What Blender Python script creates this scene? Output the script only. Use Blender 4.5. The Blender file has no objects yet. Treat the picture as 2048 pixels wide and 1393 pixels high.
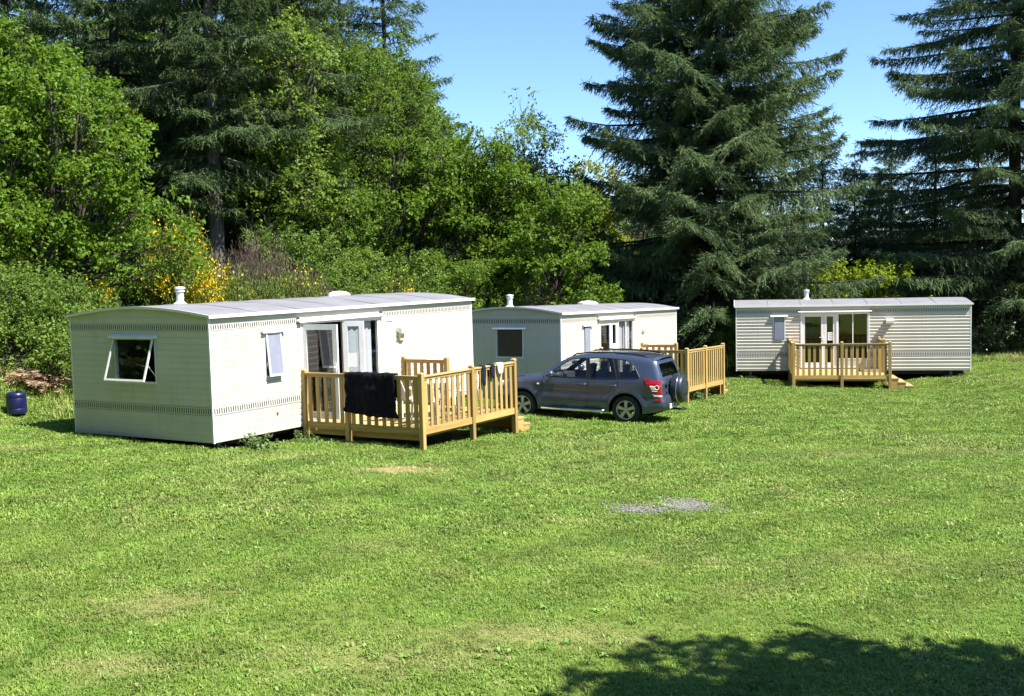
import bpy, bmesh, math, random
import numpy as np
from mathutils import Vector, Matrix, noise as mnoise
from mathutils.geometry import delaunay_2d_cdt

random.seed(7)
rng = np.random.default_rng(11)
SC = bpy.context.scene
COL = SC.collection
R = math.radians

# ---------------------------------------------------------------- camera
CAM_Z = 3.1
PITCH, ROLL, FPX = 0.060223, 0.021638, 2269.95
cd = bpy.data.cameras.new('camera')
cam = bpy.data.objects.new('camera', cd)
COL.objects.link(cam)
cd.sensor_fit = 'HORIZONTAL'
cd.sensor_width = 36.0
cd.lens = FPX / 2048.0 * 36.0
cd.clip_start = 0.1
cd.clip_end = 3000.0
fwd = Vector((0, math.cos(PITCH), -math.sin(PITCH)))
up0 = Vector((0, math.sin(PITCH), math.cos(PITCH)))
rt0 = Vector((1, 0, 0))
c_, s_ = math.cos(ROLL), math.sin(ROLL)
rt = rt0 * c_ - up0 * s_
up = rt0 * s_ + up0 * c_
M = Matrix((rt, up, -fwd)).transposed().to_4x4()
M.translation = (0, 0, CAM_Z)
cam.matrix_world = M
SC.camera = cam

# ---------------------------------------------------------------- sun + sky
SUN_EL = R(54)
SUN_DIR = Vector((0.883 * math.cos(SUN_EL), -0.47 * math.cos(SUN_EL), math.sin(SUN_EL))).normalized()  # towards the sun
sd = bpy.data.lights.new('sun', 'SUN')
sd.energy = 5.0
sd.angle = R(0.53)
sd.color = (1.0, 0.955, 0.88)
so = bpy.data.objects.new('sun', sd)
COL.objects.link(so)
so.rotation_euler = SUN_DIR.to_track_quat('Z', 'Y').to_euler()
so.location = SUN_DIR * 60

W = bpy.data.worlds.new('World')
SC.world = W
W.use_nodes = True
nt = W.node_tree
nt.nodes.clear()
o_ = nt.nodes.new('ShaderNodeOutputWorld')
b_ = nt.nodes.new('ShaderNodeBackground')
s_ = nt.nodes.new('ShaderNodeTexSky')
s_.sky_type = 'NISHITA'
s_.sun_disc = False
s_.sun_elevation = SUN_EL
s_.sun_rotation = math.atan2(SUN_DIR.x, SUN_DIR.y)
s_.altitude = 2400
s_.air_density = 1.0
s_.dust_density = 0.0
s_.ozone_density = 5.5
b_.inputs['Strength'].default_value = 0.106
hs_ = nt.nodes.new('ShaderNodeHueSaturation')
hs_.inputs['Saturation'].default_value = 1.03
nt.links.new(s_.outputs['Color'], hs_.inputs['Color'])
nt.links.new(hs_.outputs['Color'], b_.inputs['Color'])
nt.links.new(b_.outputs['Background'], o_.inputs['Surface'])

SC.view_settings.view_transform = 'Standard'
SC.view_settings.look = 'None'
SC.view_settings.exposure = 1.34
SC.view_settings.gamma = 1.0
SC.view_settings.use_curve_mapping = False
SC.render.engine = 'CYCLES'
cy = SC.cycles
cy.use_denoising = True
cy.max_bounces = 5
cy.diffuse_bounces = 2
cy.glossy_bounces = 3
cy.transmission_bounces = 4
cy.transparent_max_bounces = 12
cy.caustics_reflective = False
cy.caustics_refractive = False
cy.sample_clamp_indirect = 6.0

# ---------------------------------------------------------------- helpers
def link(o, parent=None):
    COL.objects.link(o)
    if parent is not None:
        o.parent = parent
    return o

def tag(o, label, cat=None, group=None, kind=None):
    if label: o['label'] = label
    if cat: o['category'] = cat
    if group: o['group'] = group
    if kind: o['kind'] = kind
    return o

def empty(name, loc, rot=(0, 0, 0)):
    o = bpy.data.objects.new(name, None)
    o.empty_display_size = 0.2
    o.location = loc
    o.rotation_euler = rot
    return link(o)

def copy_tree(o, parent=None):
    c = o.copy()
    link(c, parent)
    for ch in list(o.children):
        copy_tree(ch, c)
    return c

def raw_mesh(name, V, F):
    me = bpy.data.meshes.new(name)
    me.from_pydata([tuple(v) for v in V], [], F)
    me.update()
    return me

class MB:
    """collects shapes, builds one mesh object"""
    def __init__(s, off=(0, 0, 0)):
        s.v = []; s.f = []; s.off = Vector(off)
    def add(s, vs, fs):
        b = len(s.v)
        s.v += [Vector(v) - s.off for v in vs]
        s.f += [tuple(i + b for i in f) for f in fs]
        return s
    def box(s, x0, x1, y0, y1, z0, z1):
        x0, x1 = min(x0, x1), max(x0, x1); y0, y1 = min(y0, y1), max(y0, y1); z0, z1 = min(z0, z1), max(z0, z1)
        return s.add([(x0, y0, z0), (x1, y0, z0), (x1, y1, z0), (x0, y1, z0), (x0, y0, z1), (x1, y0, z1), (x1, y1, z1), (x0, y1, z1)],
                     [(0, 3, 2, 1), (4, 5, 6, 7), (0, 1, 5, 4), (1, 2, 6, 5), (2, 3, 7, 6), (3, 0, 4, 7)])
    def cbox(s, x0, x1, y0, y1, z0, z1, c=0.008):
        """box with chamfered vertical edges and top"""
        p = [(x0 + c, y0), (x1 - c, y0), (x1, y0 + c), (x1, y1 - c), (x1 - c, y1), (x0 + c, y1), (x0, y1 - c), (x0, y0 + c)]
        q = [(x0 + 2 * c, y0 + c), (x1 - 2 * c, y0 + c), (x1 - c, y0 + 2 * c), (x1 - c, y1 - 2 * c), (x1 - 2 * c, y1 - c), (x0 + 2 * c, y1 - c), (x0 + c, y1 - 2 * c), (x0 + c, y0 + 2 * c)]
        vs = [(a, b, z0) for a, b in p] + [(a, b, z1 - c) for a, b in p] + [(a, b, z1) for a, b in q]
        fs = [tuple(range(7, -1, -1)), tuple(range(16, 24))]
        for k in (0, 8):
            for i in range(8):
                j = (i + 1) % 8
                fs.append((k + i, k + j, k + 8 + j, k + 8 + i))
        return s.add(vs, fs)
    def prism(s, poly, f3, a, b):
        """poly: 2d list; f3(u, v, w) -> 3d; extruded w from a to b"""
        n = len(poly)
        vs = [f3(u, v, a) for u, v in poly] + [f3(u, v, b) for u, v in poly]
        fs = [tuple(range(n - 1, -1, -1)), tuple(range(n, 2 * n))]
        for i in range(n):
            j = (i + 1) % n
            fs.append((i, j, n + j, n + i))
        return s.add(vs, fs)
    def tube(s, path, rad, n=8, cap=True):
        path = [Vector(p) for p in path]
        if not hasattr(rad, '__len__'): rad = [rad] * len(path)
        vs = []; prev = None
        for i, p in enumerate(path):
            d = (path[min(i + 1, len(path) - 1)] - path[max(i - 1, 0)])
            d = d.normalized() if d.length > 1e-9 else Vector((0, 0, 1))
            if prev is None:
                a = d.orthogonal().normalized()
            else:
                a = (prev - d * prev.dot(d))
                a = a.normalized() if a.length > 1e-6 else d.orthogonal().normalized()
            prev = a
            b = d.cross(a)
            for k in range(n):
                t = 2 * math.pi * k / n
                vs.append(p + (a * math.cos(t) + b * math.sin(t)) * rad[i])
        fs = []
        for i in range(len(path) - 1):
            for k in range(n):
                k2 = (k + 1) % n
                fs.append((i * n + k, i * n + k2, (i + 1) * n + k2, (i + 1) * n + k))
        if cap:
            fs.append(tuple(range(n - 1, -1, -1)))
            m = (len(path) - 1) * n
            fs.append(tuple(range(m, m + n)))
        return s.add(vs, fs)
    def lathe(s, prof, org=(0, 0, 0), n=24, axis='z'):
        """prof: list of (r, h)"""
        vs = []
        for r, h in prof:
            for k in range(n):
                t = 2 * math.pi * k / n
                a, b = r * math.cos(t), r * math.sin(t)
                p = (a, b, h) if axis == 'z' else ((a, h, b) if axis == 'y' else (h, a, b))
                vs.append((p[0] + org[0], p[1] + org[1], p[2] + org[2]))
        fs = []
        for i in range(len(prof) - 1):
            for k in range(n):
                k2 = (k + 1) % n
                q = (i * n + k, i * n + k2, (i + 1) * n + k2, (i + 1) * n + k)
                fs.append(q if axis != 'y' else q[::-1])
        return s.add(vs, fs)
    def grid(s, P):
        """P[i][j] -> 3d points"""
        m, n = len(P), len(P[0])
        vs = [P[i][j] for i in range(m) for j in range(n)]
        fs = [(i * n + j, i * n + j + 1, (i + 1) * n + j + 1, (i + 1) * n + j) for i in range(m - 1) for j in range(n - 1)]
        return s.add(vs, fs)
    def build(s, name, mat, parent=None, smooth=False, loc=None):
        me = raw_mesh(name, s.v, s.f)
        if mat: me.materials.append(mat)
        if smooth:
            me.polygons.foreach_set('use_smooth', [True] * len(me.polygons))
        o = bpy.data.objects.new(name, me)
        if loc: o.location = loc
        return link(o, parent)

def auto_smooth(o, deg=35):
    me = o.data
    bm = bmesh.new(); bm.from_mesh(me)
    bmesh.ops.remove_doubles(bm, verts=bm.verts, dist=0.0004)
    bmesh.ops.recalc_face_normals(bm, faces=bm.faces)
    for f in bm.faces: f.smooth = True
    for e in bm.edges:
        if len(e.link_faces) == 2 and e.calc_face_angle(0) > R(deg): e.smooth = False
    bm.to_mesh(me); bm.free()
    return o

# ---------------------------------------------------------------- materials
def nodemat(name):
    m = bpy.data.materials.new(name); m.use_nodes = True
    t = m.node_tree; t.nodes.clear()
    out = t.nodes.new('ShaderNodeOutputMaterial')
    return m, t, out

def N(t, typ, **kw):
    n = t.nodes.new(typ)
    for k, v in kw.items():
        if k in n.inputs: n.inputs[k].default_value = v
        else: setattr(n, k, v)
    return n

def mixrgb(t, fac, a, b):
    n = t.nodes.new('ShaderNodeMix'); n.data_type = 'RGBA'
    for sock, val in ((n.inputs['Factor'], fac), (n.inputs[6], a), (n.inputs[7], b)):
        if isinstance(val, bpy.types.NodeSocket): t.links.new(val, sock)
        elif isinstance(val, (int, float)): sock.default_value = val
        else: sock.default_value = (*val[:3], 1)
    return n.outputs[2]

def ramp(t, src, a, b):
    n = t.nodes.new('ShaderNodeMapRange')
    n.inputs['From Min'].default_value = a; n.inputs['From Max'].default_value = b
    t.links.new(src, n.inputs['Value'])
    return n.outputs['Result']

def noise_out(t, vec, scale, detail=3.0, rough=0.55):
    n = N(t, 'ShaderNodeTexNoise', Scale=scale, Detail=detail, Roughness=rough)
    if vec is not None: t.links.new(vec, n.inputs['Vector'])
    return n.outputs['Fac']

def pmat(name, col, col2=None, scale=4.0, rough=0.6, spec=0.3, metal=0.0, bump=0.0, bscale=40.0, stretch=None, rand=0.0, coat=0.0, lo=0.35, hi=0.65):
    m, t, out = nodemat(name)
    p = N(t, 'ShaderNodeBsdfPrincipled', Roughness=rough, Metallic=metal)
    p.inputs['Specular IOR Level'].default_value = spec
    p.inputs['Coat Weight'].default_value = coat
    p.inputs['Coat Roughness'].default_value = 0.04
    tc = N(t, 'ShaderNodeTexCoord')
    vec = tc.outputs['Object']
    if stretch:
        mp = N(t, 'ShaderNodeMapping'); mp.inputs['Scale'].default_value = stretch
        t.links.new(vec, mp.inputs['Vector']); vec = mp.outputs['Vector']
    base = None
    if col2:
        fac = ramp(t, noise_out(t, vec, scale, 4.0), lo, hi)
        base = mixrgb(t, fac, col, col2)
    if rand > 0:
        oi = N(t, 'ShaderNodeObjectInfo')
        hs = N(t, 'ShaderNodeHueSaturation')
        mr = t.nodes.new('ShaderNodeMapRange')
        mr.inputs['To Min'].default_value = 1 - rand; mr.inputs['To Max'].default_value = 1 + rand
        t.links.new(oi.outputs['Random'], mr.inputs['Value'])
        t.links.new(mr.outputs['Result'], hs.inputs['Value'])
        if base is not None: t.links.new(base, hs.inputs['Color'])
        else: hs.inputs['Color'].default_value = (*col, 1)
        base = hs.outputs['Color']
    if base is not None: t.links.new(base, p.inputs['Base Color'])
    else: p.inputs['Base Color'].default_value = (*col, 1)
    if bump > 0:
        bn = N(t, 'ShaderNodeBump', Strength=bump, Distance=0.01)
        t.links.new(noise_out(t, vec, bscale, 4.0), bn.inputs['Height'])
        t.links.new(bn.outputs['Normal'], p.inputs['Normal'])
    t.links.new(p.outputs['BSDF'], out.inputs['Surface'])
    return m

def glassmat(name, tint=(0.7, 0.74, 0.75), ior=1.5, rough=0.015):
    m, t, out = nodemat(name)
    lw = N(t, 'ShaderNodeLayerWeight', Blend=0.5)
    pw = N(t, 'ShaderNodeMath', operation='POWER'); pw.inputs[1].default_value = 4.0
    t.links.new(lw.outputs['Facing'], pw.inputs[0])
    fr = N(t, 'ShaderNodeMath', operation='MULTIPLY_ADD'); fr.inputs[1].default_value = 0.92; fr.inputs[2].default_value = 0.06
    t.links.new(pw.outputs[0], fr.inputs[0])
    tr = N(t, 'ShaderNodeBsdfTransparent'); tr.inputs['Color'].default_value = (*tint, 1)
    gl = N(t, 'ShaderNodeBsdfGlossy', Roughness=rough)
    mx = N(t, 'ShaderNodeMixShader')
    t.links.new(fr.outputs[0], mx.inputs['Fac'])
    t.links.new(tr.outputs['BSDF'], mx.inputs[1]); t.links.new(gl.outputs['BSDF'], mx.inputs[2])
    t.links.new(mx.outputs['Shader'], out.inputs['Surface'])
    return m

MT = {}
MT['siding'] = pmat('siding_paint', (0.615, 0.572, 0.495), (0.54, 0.50, 0.435), 1.4, rough=0.42, spec=0.35, rand=0.02, lo=0.3, hi=0.8)
MT['white'] = pmat('white_plastic', (0.82, 0.82, 0.82), (0.74, 0.74, 0.73), 3.0, rough=0.35, spec=0.4)
MT['roof'] = pmat('roof_sheet', (0.25, 0.245, 0.27), (0.205, 0.205, 0.22), 1.3, rough=0.5, spec=0.3, bump=0.15, bscale=9.0)
MT['lining'] = pmat('wall_lining', (0.32, 0.27, 0.2), (0.26, 0.22, 0.17), 2.0, rough=0.8)
MT['carpet'] = pmat('floor_covering', (0.16, 0.11, 0.08), (0.1, 0.07, 0.05), 4.0, rough=0.9)
MT['chassis'] = pmat('chassis_steel', (0.05, 0.05, 0.05), (0.09, 0.06, 0.04), 5.0, rough=0.8)
MT['block'] = pmat('concrete_block', (0.25, 0.24, 0.22), (0.17, 0.16, 0.15), 8.0, rough=0.95, bump=0.5)
MT['glass'] = glassmat('window_glass', (0.86, 0.88, 0.89))
MT['frosted'] = pmat('frosted_glass', (0.27, 0.28, 0.36), (0.23, 0.24, 0.31), 5.0, rough=0.25, spec=0.5)
MT['curtain'] = pmat('curtain_cloth', (0.78, 0.78, 0.80), None, rough=0.9, spec=0.05)
MT['paper'] = pmat('paper', (0.86, 0.86, 0.85), None, rough=0.8)
MT['ink'] = pmat('ink', (0.07, 0.07, 0.08), None, rough=0.7)
MT['cream'] = pmat('lamp_cream', (0.62, 0.56, 0.36), (0.7, 0.62, 0.4), 6.0, rough=0.4)
MT['rubber'] = pmat('black_rubber', (0.016, 0.016, 0.017), (0.026, 0.026, 0.026), 6.0, rough=0.75, spec=0.2)
for ax, stx in (('x', (0.7, 14, 14)), ('y', (14, 0.7, 14)), ('z', (14, 14, 0.7))):
    MT['wood_' + ax] = pmat('deck_wood_' + ax, (0.46, 0.31, 0.11), (0.33, 0.21, 0.068), 1.6, rough=0.62, spec=0.25, stretch=stx, rand=0.22, bump=0.12, bscale=3.0)
    MT['board_' + ax] = pmat('deck_board_' + ax, (0.50, 0.36, 0.165), (0.38, 0.26, 0.11), 1.6, rough=0.7, spec=0.2, stretch=stx, rand=0.12, bump=0.12, bscale=3.0)

def weathered(m, amount=0.22, streak=(5.0, 5.0, 0.35), dirt=(0.30, 0.31, 0.22)):
    """rain streaks and blotches of grime over a painted sheet"""
    t = m.node_tree; p = [n for n in t.nodes if n.type == 'BSDF_PRINCIPLED'][0]
    src = p.inputs['Base Color'].links[0].from_socket
    tc = N(t, 'ShaderNodeTexCoord'); mp = N(t, 'ShaderNodeMapping'); mp.inputs['Scale'].default_value = streak
    t.links.new(tc.outputs['Object'], mp.inputs['Vector'])
    a = ramp(t, noise_out(t, mp.outputs['Vector'], 2.2, 5.0, 0.65), 0.52, 0.78)
    b = ramp(t, noise_out(t, tc.outputs['Object'], 0.7, 4.0), 0.40, 0.62)
    mu = N(t, 'ShaderNodeMath', operation='MULTIPLY'); t.links.new(a, mu.inputs[0]); t.links.new(b, mu.inputs[1])
    m2 = N(t, 'ShaderNodeMath', operation='MULTIPLY'); m2.inputs[1].default_value = amount * 2; t.links.new(mu.outputs[0], m2.inputs[0]); m2.use_clamp = True
    t.links.new(mixrgb(t, m2.outputs[0], src, dirt), p.inputs['Base Color'])
weathered(MT['siding'], 0.26)
weathered(MT['roof'], 0.30, (0.5, 4.0, 4.0), (0.12, 0.125, 0.11))

def bandmat():
    m, t, out = nodemat('band_print')
    p = N(t, 'ShaderNodeBsdfPrincipled', Roughness=0.45)
    tc = N(t, 'ShaderNodeTexCoord'); sp = N(t, 'ShaderNodeSeparateXYZ')
    t.links.new(tc.outputs['UV'], sp.inputs['Vector'])
    # slanted bars in u, border lines in v
    ma = N(t, 'ShaderNodeMath', operation='MULTIPLY_ADD'); ma.inputs[1].default_value = 0.012; 
    t.links.new(sp.outputs['Y'], ma.inputs[0]); t.links.new(sp.outputs['X'], ma.inputs[2])
    md = N(t, 'ShaderNodeMath', operation='PINGPONG'); md.inputs[1].default_value = 0.029
    t.links.new(ma.outputs[0], md.inputs[0])
    gt = N(t, 'ShaderNodeMath', operation='GREATER_THAN'); gt.inputs[1].default_value = 0.0135
    t.links.new(md.outputs[0], gt.inputs[0])
    pv = N(t, 'ShaderNodeMath', operation='PINGPONG'); pv.inputs[1].default_value = 0.5
    t.links.new(sp.outputs['Y'], pv.inputs[0])
    inn = N(t, 'ShaderNodeMath', operation='GREATER_THAN'); inn.inputs[1].default_value = 0.17
    t.links.new(pv.outputs[0], inn.inputs[0])
    bar = N(t, 'ShaderNodeMath', operation='MULTIPLY'); t.links.new(gt.outputs[0], bar.inputs[0]); t.links.new(inn.outputs[0], bar.inputs[1])
    l1 = N(t, 'ShaderNodeMath', operation='COMPARE'); l1.inputs[1].default_value = 0.06; l1.inputs[2].default_value = 0.028
    t.links.new(pv.outputs[0], l1.inputs[0])
    mx = N(t, 'ShaderNodeMath', operation='MAXIMUM'); t.links.new(bar.outputs[0], mx.inputs[0]); t.links.new(l1.outputs[0], mx.inputs[1])
    c = mixrgb(t, mx.outputs[0], (0.615, 0.572, 0.495), (0.06, 0.072, 0.085))
    t.links.new(c, p.inputs['Base Color'])
    t.links.new(p.outputs['BSDF'], out.inputs['Surface'])
    return m
MT['band'] = bandmat()

# ---------------------------------------------------------------- terrain
def sstep(a, b, x):
    t = np.clip((x - a) / (b - a), 0, 1); return t * t * (3 - 2 * t)
def bank_e(x, y):
    return -0.848 * (x + 5.489) + 0.530 * (y - 20.641)
FOOT = [(-5.489, 20.641, 1.0126, 0.1, 8.4, 0.0, 3.2), (1.292, 30.154, 1.0619, 0.1, 8.4, 0.0, 3.0), (8.1, 40.93, -0.1957, 0.1, 7.9, 0.0, 3.7), (-5.489, 20.641, 1.0126, 2.75, 5.5, -2.6, 0.0), (1.292, 30.154, 1.0619, 2.8, 5.3, -2.3, 0.0), (8.1, 40.93, -0.1957, 2.2, 4.7, -2.6, 0.0)]
def under(x, y):
    m = np.zeros_like(np.asarray(x, float))
    for cx, cy0, a, x0, x1, y0, y1 in FOOT:
        u = (x - cx) * math.cos(a) + (y - cy0) * math.sin(a); v = -(x - cx) * math.sin(a) + (y - cy0) * math.cos(a)
        m = np.maximum(m, (u > x0) & (u < x1) & (v > y0) & (v < y1))
    return m
def ground(x, y):
    x = np.asarray(x, float); y = np.asarray(y, float)
    xc = np.clip(x, -30, 60); yc = np.clip(y, -20, 80)
    over = np.maximum(0, xc - 12.5)
    xe = np.minimum(xc, 12.5) - 1.9 * np.minimum(over, 5.0)
    z = 0.04 - 0.043 * xe - 0.0085 * yc
    e = bank_e(xc, yc)
    z = z + 1.7 * sstep(5.6, 10.5, e) * sstep(60, 40, yc * 1.0) + 0.0
    z = z + 0.022 * np.sin(0.9 * x + 0.5 * y + 1) * np.cos(0.7 * y - 0.35 * x) + 0.012 * np.sin(2.3 * x - 1.1 * y)
    for cx, cy0, a, x0, x1, y0, y1 in FOOT:          # ground is lower and bare under the caravans and decks
        u = (x - cx) * math.cos(a) + (y - cy0) * math.sin(a); v = -(x - cx) * math.sin(a) + (y - cy0) * math.cos(a)
        z = z - 0.13 * sstep(x0 - 0.25, x0 + 0.25, u) * sstep(x1 + 0.25, x1 - 0.25, u) * sstep(y0 - 0.25, y0 + 0.25, v) * sstep(y1 + 0.25, y1 - 0.25, v)
    return z
def gz(x, y): return float(ground(x, y))
def lawn_mask(x, y):
    x = np.asarray(x, float); y = np.asarray(y, float)
    e = bank_e(x, y)
    a = sstep(9.4, 8.2, e + 0.35 * np.sin(1.7 * y) + 0.3 * np.sin(0.8 * x))
    b = sstep(46.0, 43.5, y + 0.4 * np.sin(1.3 * x))
    return a * b
# ---------------------------------------------------------------- ground sheet
def axis_steps(lo, hi, fine_lo, fine_hi, fine, grow=1.25):
    a = list(np.arange(fine_lo, fine_hi + 1e-6, fine))
    st = fine; x = fine_hi
    while x < hi: st *= grow; x = min(hi, x + st); a.append(x)
    st = fine; x = fine_lo; b = []
    while x > lo: st *= grow; x = max(lo, x - st); b.append(x)
    return np.array(b[::-1] + a)
gx = axis_steps(-900, 900, -24, 26, 0.25)
gy = axis_steps(-300, 1600, 4, 56, 0.25)
GX, GY = np.meshgrid(gx, gy)
GZ = ground(GX, GY)
P = [[(GX[i, j], GY[i, j], GZ[i, j]) for j in range(len(gx))] for i in range(len(gy))]

DRY = [(-1.95, 18.8, 0.78, 0.42, 1.0), (-1.2, 9.2, 1.7, 0.5, 0.6), (0.2, 9.9, 1.5, 0.3, 0.75), (-3.4, 10.6, 0.9, 0.5, 0.7), (8.6, 22.6, 2.2, 0.7, 0.55), (6.4, 22.0, 1.2, 0.4, 0.55),
       (-4.0, 20.0, 1.1, 0.3, 0.5), (4.2, 13.0, 1.0, 0.5, 0.4), (-1.6, 13.2, 0.9, 0.5, 0.35), (1.4, 12.8, 0.7, 0.35, 0.4), (-3.3, 8.8, 0.8, 0.3, 0.7), (2.4, 11.6, 0.9, 0.3, 0.45), (14.5, 41.0, 1.5, 0.8, 0.7), (-9.5, 20.3, 1.8, 0.5, 0.6),
       (0.7, 15.0, 1.0, 0.25, 0.35), (5.3, 16.9, 1.2, 0.3, 0.4), (-2.5, 15.5, 0.5, 0.3, 0.35)]
GRAV = [(2.42, 16.1, 0.42, 0.52), (1.72, 15.8, 0.5, 0.36)]
def dryness(x, y):
    x = np.asarray(x, float); y = np.asarray(y, float)
    d = np.zeros_like(x)
    for cx, cy_, rx, ry, a in DRY:
        k = 1.0 if a == 1.0 else 0.55
        wob = 1 + 0.55 * np.sin(7.1 * x + 3 * cx) * np.sin(9.3 * y + 2 * cy_) + 0.35 * np.sin(17.0 * x + 11 * y) 
        d = np.maximum(d, k * a * np.exp(-((((x - cx) / (rx * (0.6 + 0.3 * (a == 1.0)))) ** 2 + ((y - cy_) / ry) ** 2) * wob) ** 1.5))
    return d
def gravelness(x, y):
    d = np.zeros_like(np.asarray(x, float))
    for cx, cy_, rx, ry in GRAV:
        d = np.maximum(d, np.exp(-((((x - cx) / rx) ** 2 + ((y - cy_) / ry) ** 2)) ** 2))
    return d

def groundmat():
    m, t, out = nodemat('lawn_soil')
    p = N(t, 'ShaderNodeBsdfPrincipled', Roughness=0.95); p.inputs['Specular IOR Level'].default_value = 0.1
    ge = N(t, 'ShaderNodeNewGeometry'); pos = ge.outputs['Position']
    la = N(t, 'ShaderNodeAttribute', attribute_name='lawn')
    n1 = noise_out(t, pos, 0.8, 5.0); n2 = noise_out(t, pos, 6.0, 5.0, 0.7); n3 = noise_out(t, pos, 45.0, 3.0, 0.7)
    g = mixrgb(t, ramp(t, n1, 0.3, 0.7), (0.11, 0.185, 0.022), (0.16, 0.215, 0.04))
    g = mixrgb(t, ramp(t, n2, 0.52, 0.75), g, (0.19, 0.18, 0.075))
    g = mixrgb(t, ramp(t, n3, 0.4, 0.75), g, (0.085, 0.12, 0.03))
    w = mixrgb(t, ramp(t, n2, 0.35, 0.65), (0.045, 0.032, 0.018), (0.10, 0.075, 0.04))
    w = mixrgb(t, ramp(t, n1, 0.38, 0.5), w, (0.05, 0.08, 0.018))
    c = mixrgb(t, la.outputs['Fac'], w, g)
    dr = N(t, 'ShaderNodeAttribute', attribute_name='dry')
    dd = N(t, 'ShaderNodeMath', operation='MULTIPLY'); t.links.new(dr.outputs['Fac'], dd.inputs[0]); t.links.new(ramp(t, n3, 0.2, 0.6), dd.inputs[1])
    c = mixrgb(t, dd.outputs[0], c, (0.42, 0.31, 0.17))
    t.links.new(c, p.inputs['Base Color'])
    bn = N(t, 'ShaderNodeBump', Strength=0.7, Distance=0.03); t.links.new(n3, bn.inputs['Height']); t.links.new(bn.outputs['Normal'], p.inputs['Normal'])
    t.links.new(p.outputs['BSDF'], out.inputs['Surface'])
    return m
g_ = MB(); g_.grid(P)
go = g_.build('ground', groundmat(), smooth=True)
tag(go, 'mown green lawn running back to the wood edge', 'ground', kind='structure')
for nm, arr in (('lawn', lawn_mask(GX, GY) * (1 - 0.9 * under(GX, GY))), ('dry', dryness(GX, GY))):
    at = go.data.attributes.new(nm, 'FLOAT', 'POINT')
    at.data.foreach_set('value', arr.astype(np.float32).ravel())

# ---------------------------------------------------------------- caravans
def uvstrip(name, pts, ulen, mat, parent):
    """one flat quad strip: pts = 4 corners (u0v0,u1v0,u1v1,u0v1)"""
    me = raw_mesh(name, pts, [(0, 1, 2, 3)])
    uv = me.uv_layers.new(name='uv')
    for li, (u, v) in enumerate(((0, 0), (ulen, 0), (ulen, 1), (0, 1))): uv.data[li].uv = (u, v)
    me.materials.append(mat)
    o = bpy.data.objects.new(name, me)
    return link(o, parent)

def spans(width, opens, z0, z1, lo=0.0):
    """intervals of [lo,width] not covered by openings that meet z0..z1"""
    iv = [(lo, width)]
    for a, b, c, d in opens:
        if d <= z0 + 0.004 or c >= z1 - 0.004: continue
        nv = []
        for p, q in iv:
            if b <= p or a >= q: nv.append((p, q)); continue
            if a - p > 0.01: nv.append((p, a))
            if q - b > 0.01: nv.append((b, q))
        iv = nv
    return iv

COURSES = [(i * 0.1225, (i + 1) * 0.1225, 'b') for i in range(4)] + [(0.49, 0.665, 'band')] + \
          [(0.665 + i * 0.1157, 0.665 + (i + 1) * 0.1157, 'b') for i in range(11)] + [(1.938, 2.05, 'p'), (2.05, 2.19, 'band'), (2.19, 2.30, 'p')]

def door_leaf(parent, hinge, w, h, sgn, ang, notice=None, handle=True):
    """leaf runs from hinge along sgn*x; outward is -y"""
    b = MB(); T = 0.045; fr = 0.105
    def bx(x0, x1, z0, z1, y0=0.0, y1=T): b.box(sgn * x0, sgn * x1, y0, y1, z0, z1)
    bx(0, fr, 0, h); bx(w - fr, w, 0, h); bx(fr, w - fr, h - fr, h); bx(fr, w - fr, 0, 0.14)
    d = b.build('door', MT['white'], parent); d.location = hinge; d.rotation_euler = (0, 0, ang)
    g = MB(); g.box(sgn * (fr - 0.01), sgn * (w - fr + 0.01), 0.016, 0.028, 0.13, h - fr + 0.01)
    g.build('pane', MT['glass'], d)
    if handle:
        k = MB(); k.box(sgn * (w - 0.075), sgn * (w - 0.03), -0.012, -0.001, 0.93, 1.13)
        k.box(sgn * (w - 0.17), sgn * (w - 0.045), -0.05, -0.03, 1.03, 1.055); k.box(sgn * (w - 0.06), sgn * (w - 0.045), -0.03, -0.012, 1.03, 1.055)
        k.build('handle', MT['white'], d)
    if notice:
        x0, x1, z0, z1, side = notice
        q = MB(); y = -0.003 if side < 0 else T + 0.003
        y = 0.012 if side < 0 else 0.032
        q.box(sgn * x0, sgn * x1, y - 0.001, y + 0.001, z0, z1); q.build('notice', MT['paper'], d)
        if side > 0: return d
        q = MB(); yy = y - 0.003 if side < 0 else y + 0.003
        for i in range(4):
            zz = z1 - 0.05 - i * (z1 - z0 - 0.06) / 4
            q.box(sgn * (x0 + 0.03), sgn * (x1 - 0.03 - 0.02 * (i % 2)), yy - 0.0006, yy + 0.0006, zz - 0.012, zz)
        q.build('notice_print', MT['ink'], d)
    return d

def framed(parent, name, f3, a, b, z0, z1, fw=0.045, proud=0.012, depth=0.05, mull=()):
    """fixed frame round an opening; f3(u, d, z) with d = outward depth"""
    m = MB()
    def bar(u0, u1, v0, v1):
        m.add([f3(u, d, z) for d in (-depth, proud) for u, z in ((u0, v0), (u1, v0), (u1, v1), (u0, v1))],
              [(0, 1, 2, 3), (7, 6, 5, 4), (0, 4, 5, 1), (1, 5, 6, 2), (2, 6, 7, 3), (3, 7, 4, 0)])
    bar(a, a + fw, z0, z1); bar(b - fw, b, z0, z1); bar(a + fw, b - fw, z1 - fw, z1); bar(a + fw, b - fw, z0, z0 + fw)
    for u in mull: bar(u - fw / 2, u + fw / 2, z0 + fw, z1 - fw)
    return m.build(name, MT['white'], parent)

def hexa(m, f3, u0, u1, d0, d1, z0, z1):
    m.add([f3(u, d, z) for d in (d0, d1) for u, z in ((u0, z0), (u1, z0), (u1, z1), (u0, z1))],
          [(0, 1, 2, 3), (7, 6, 5, 4), (0, 4, 5, 1), (1, 5, 6, 2), (2, 6, 7, 3), (3, 7, 4, 0)])
    return m

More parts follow.
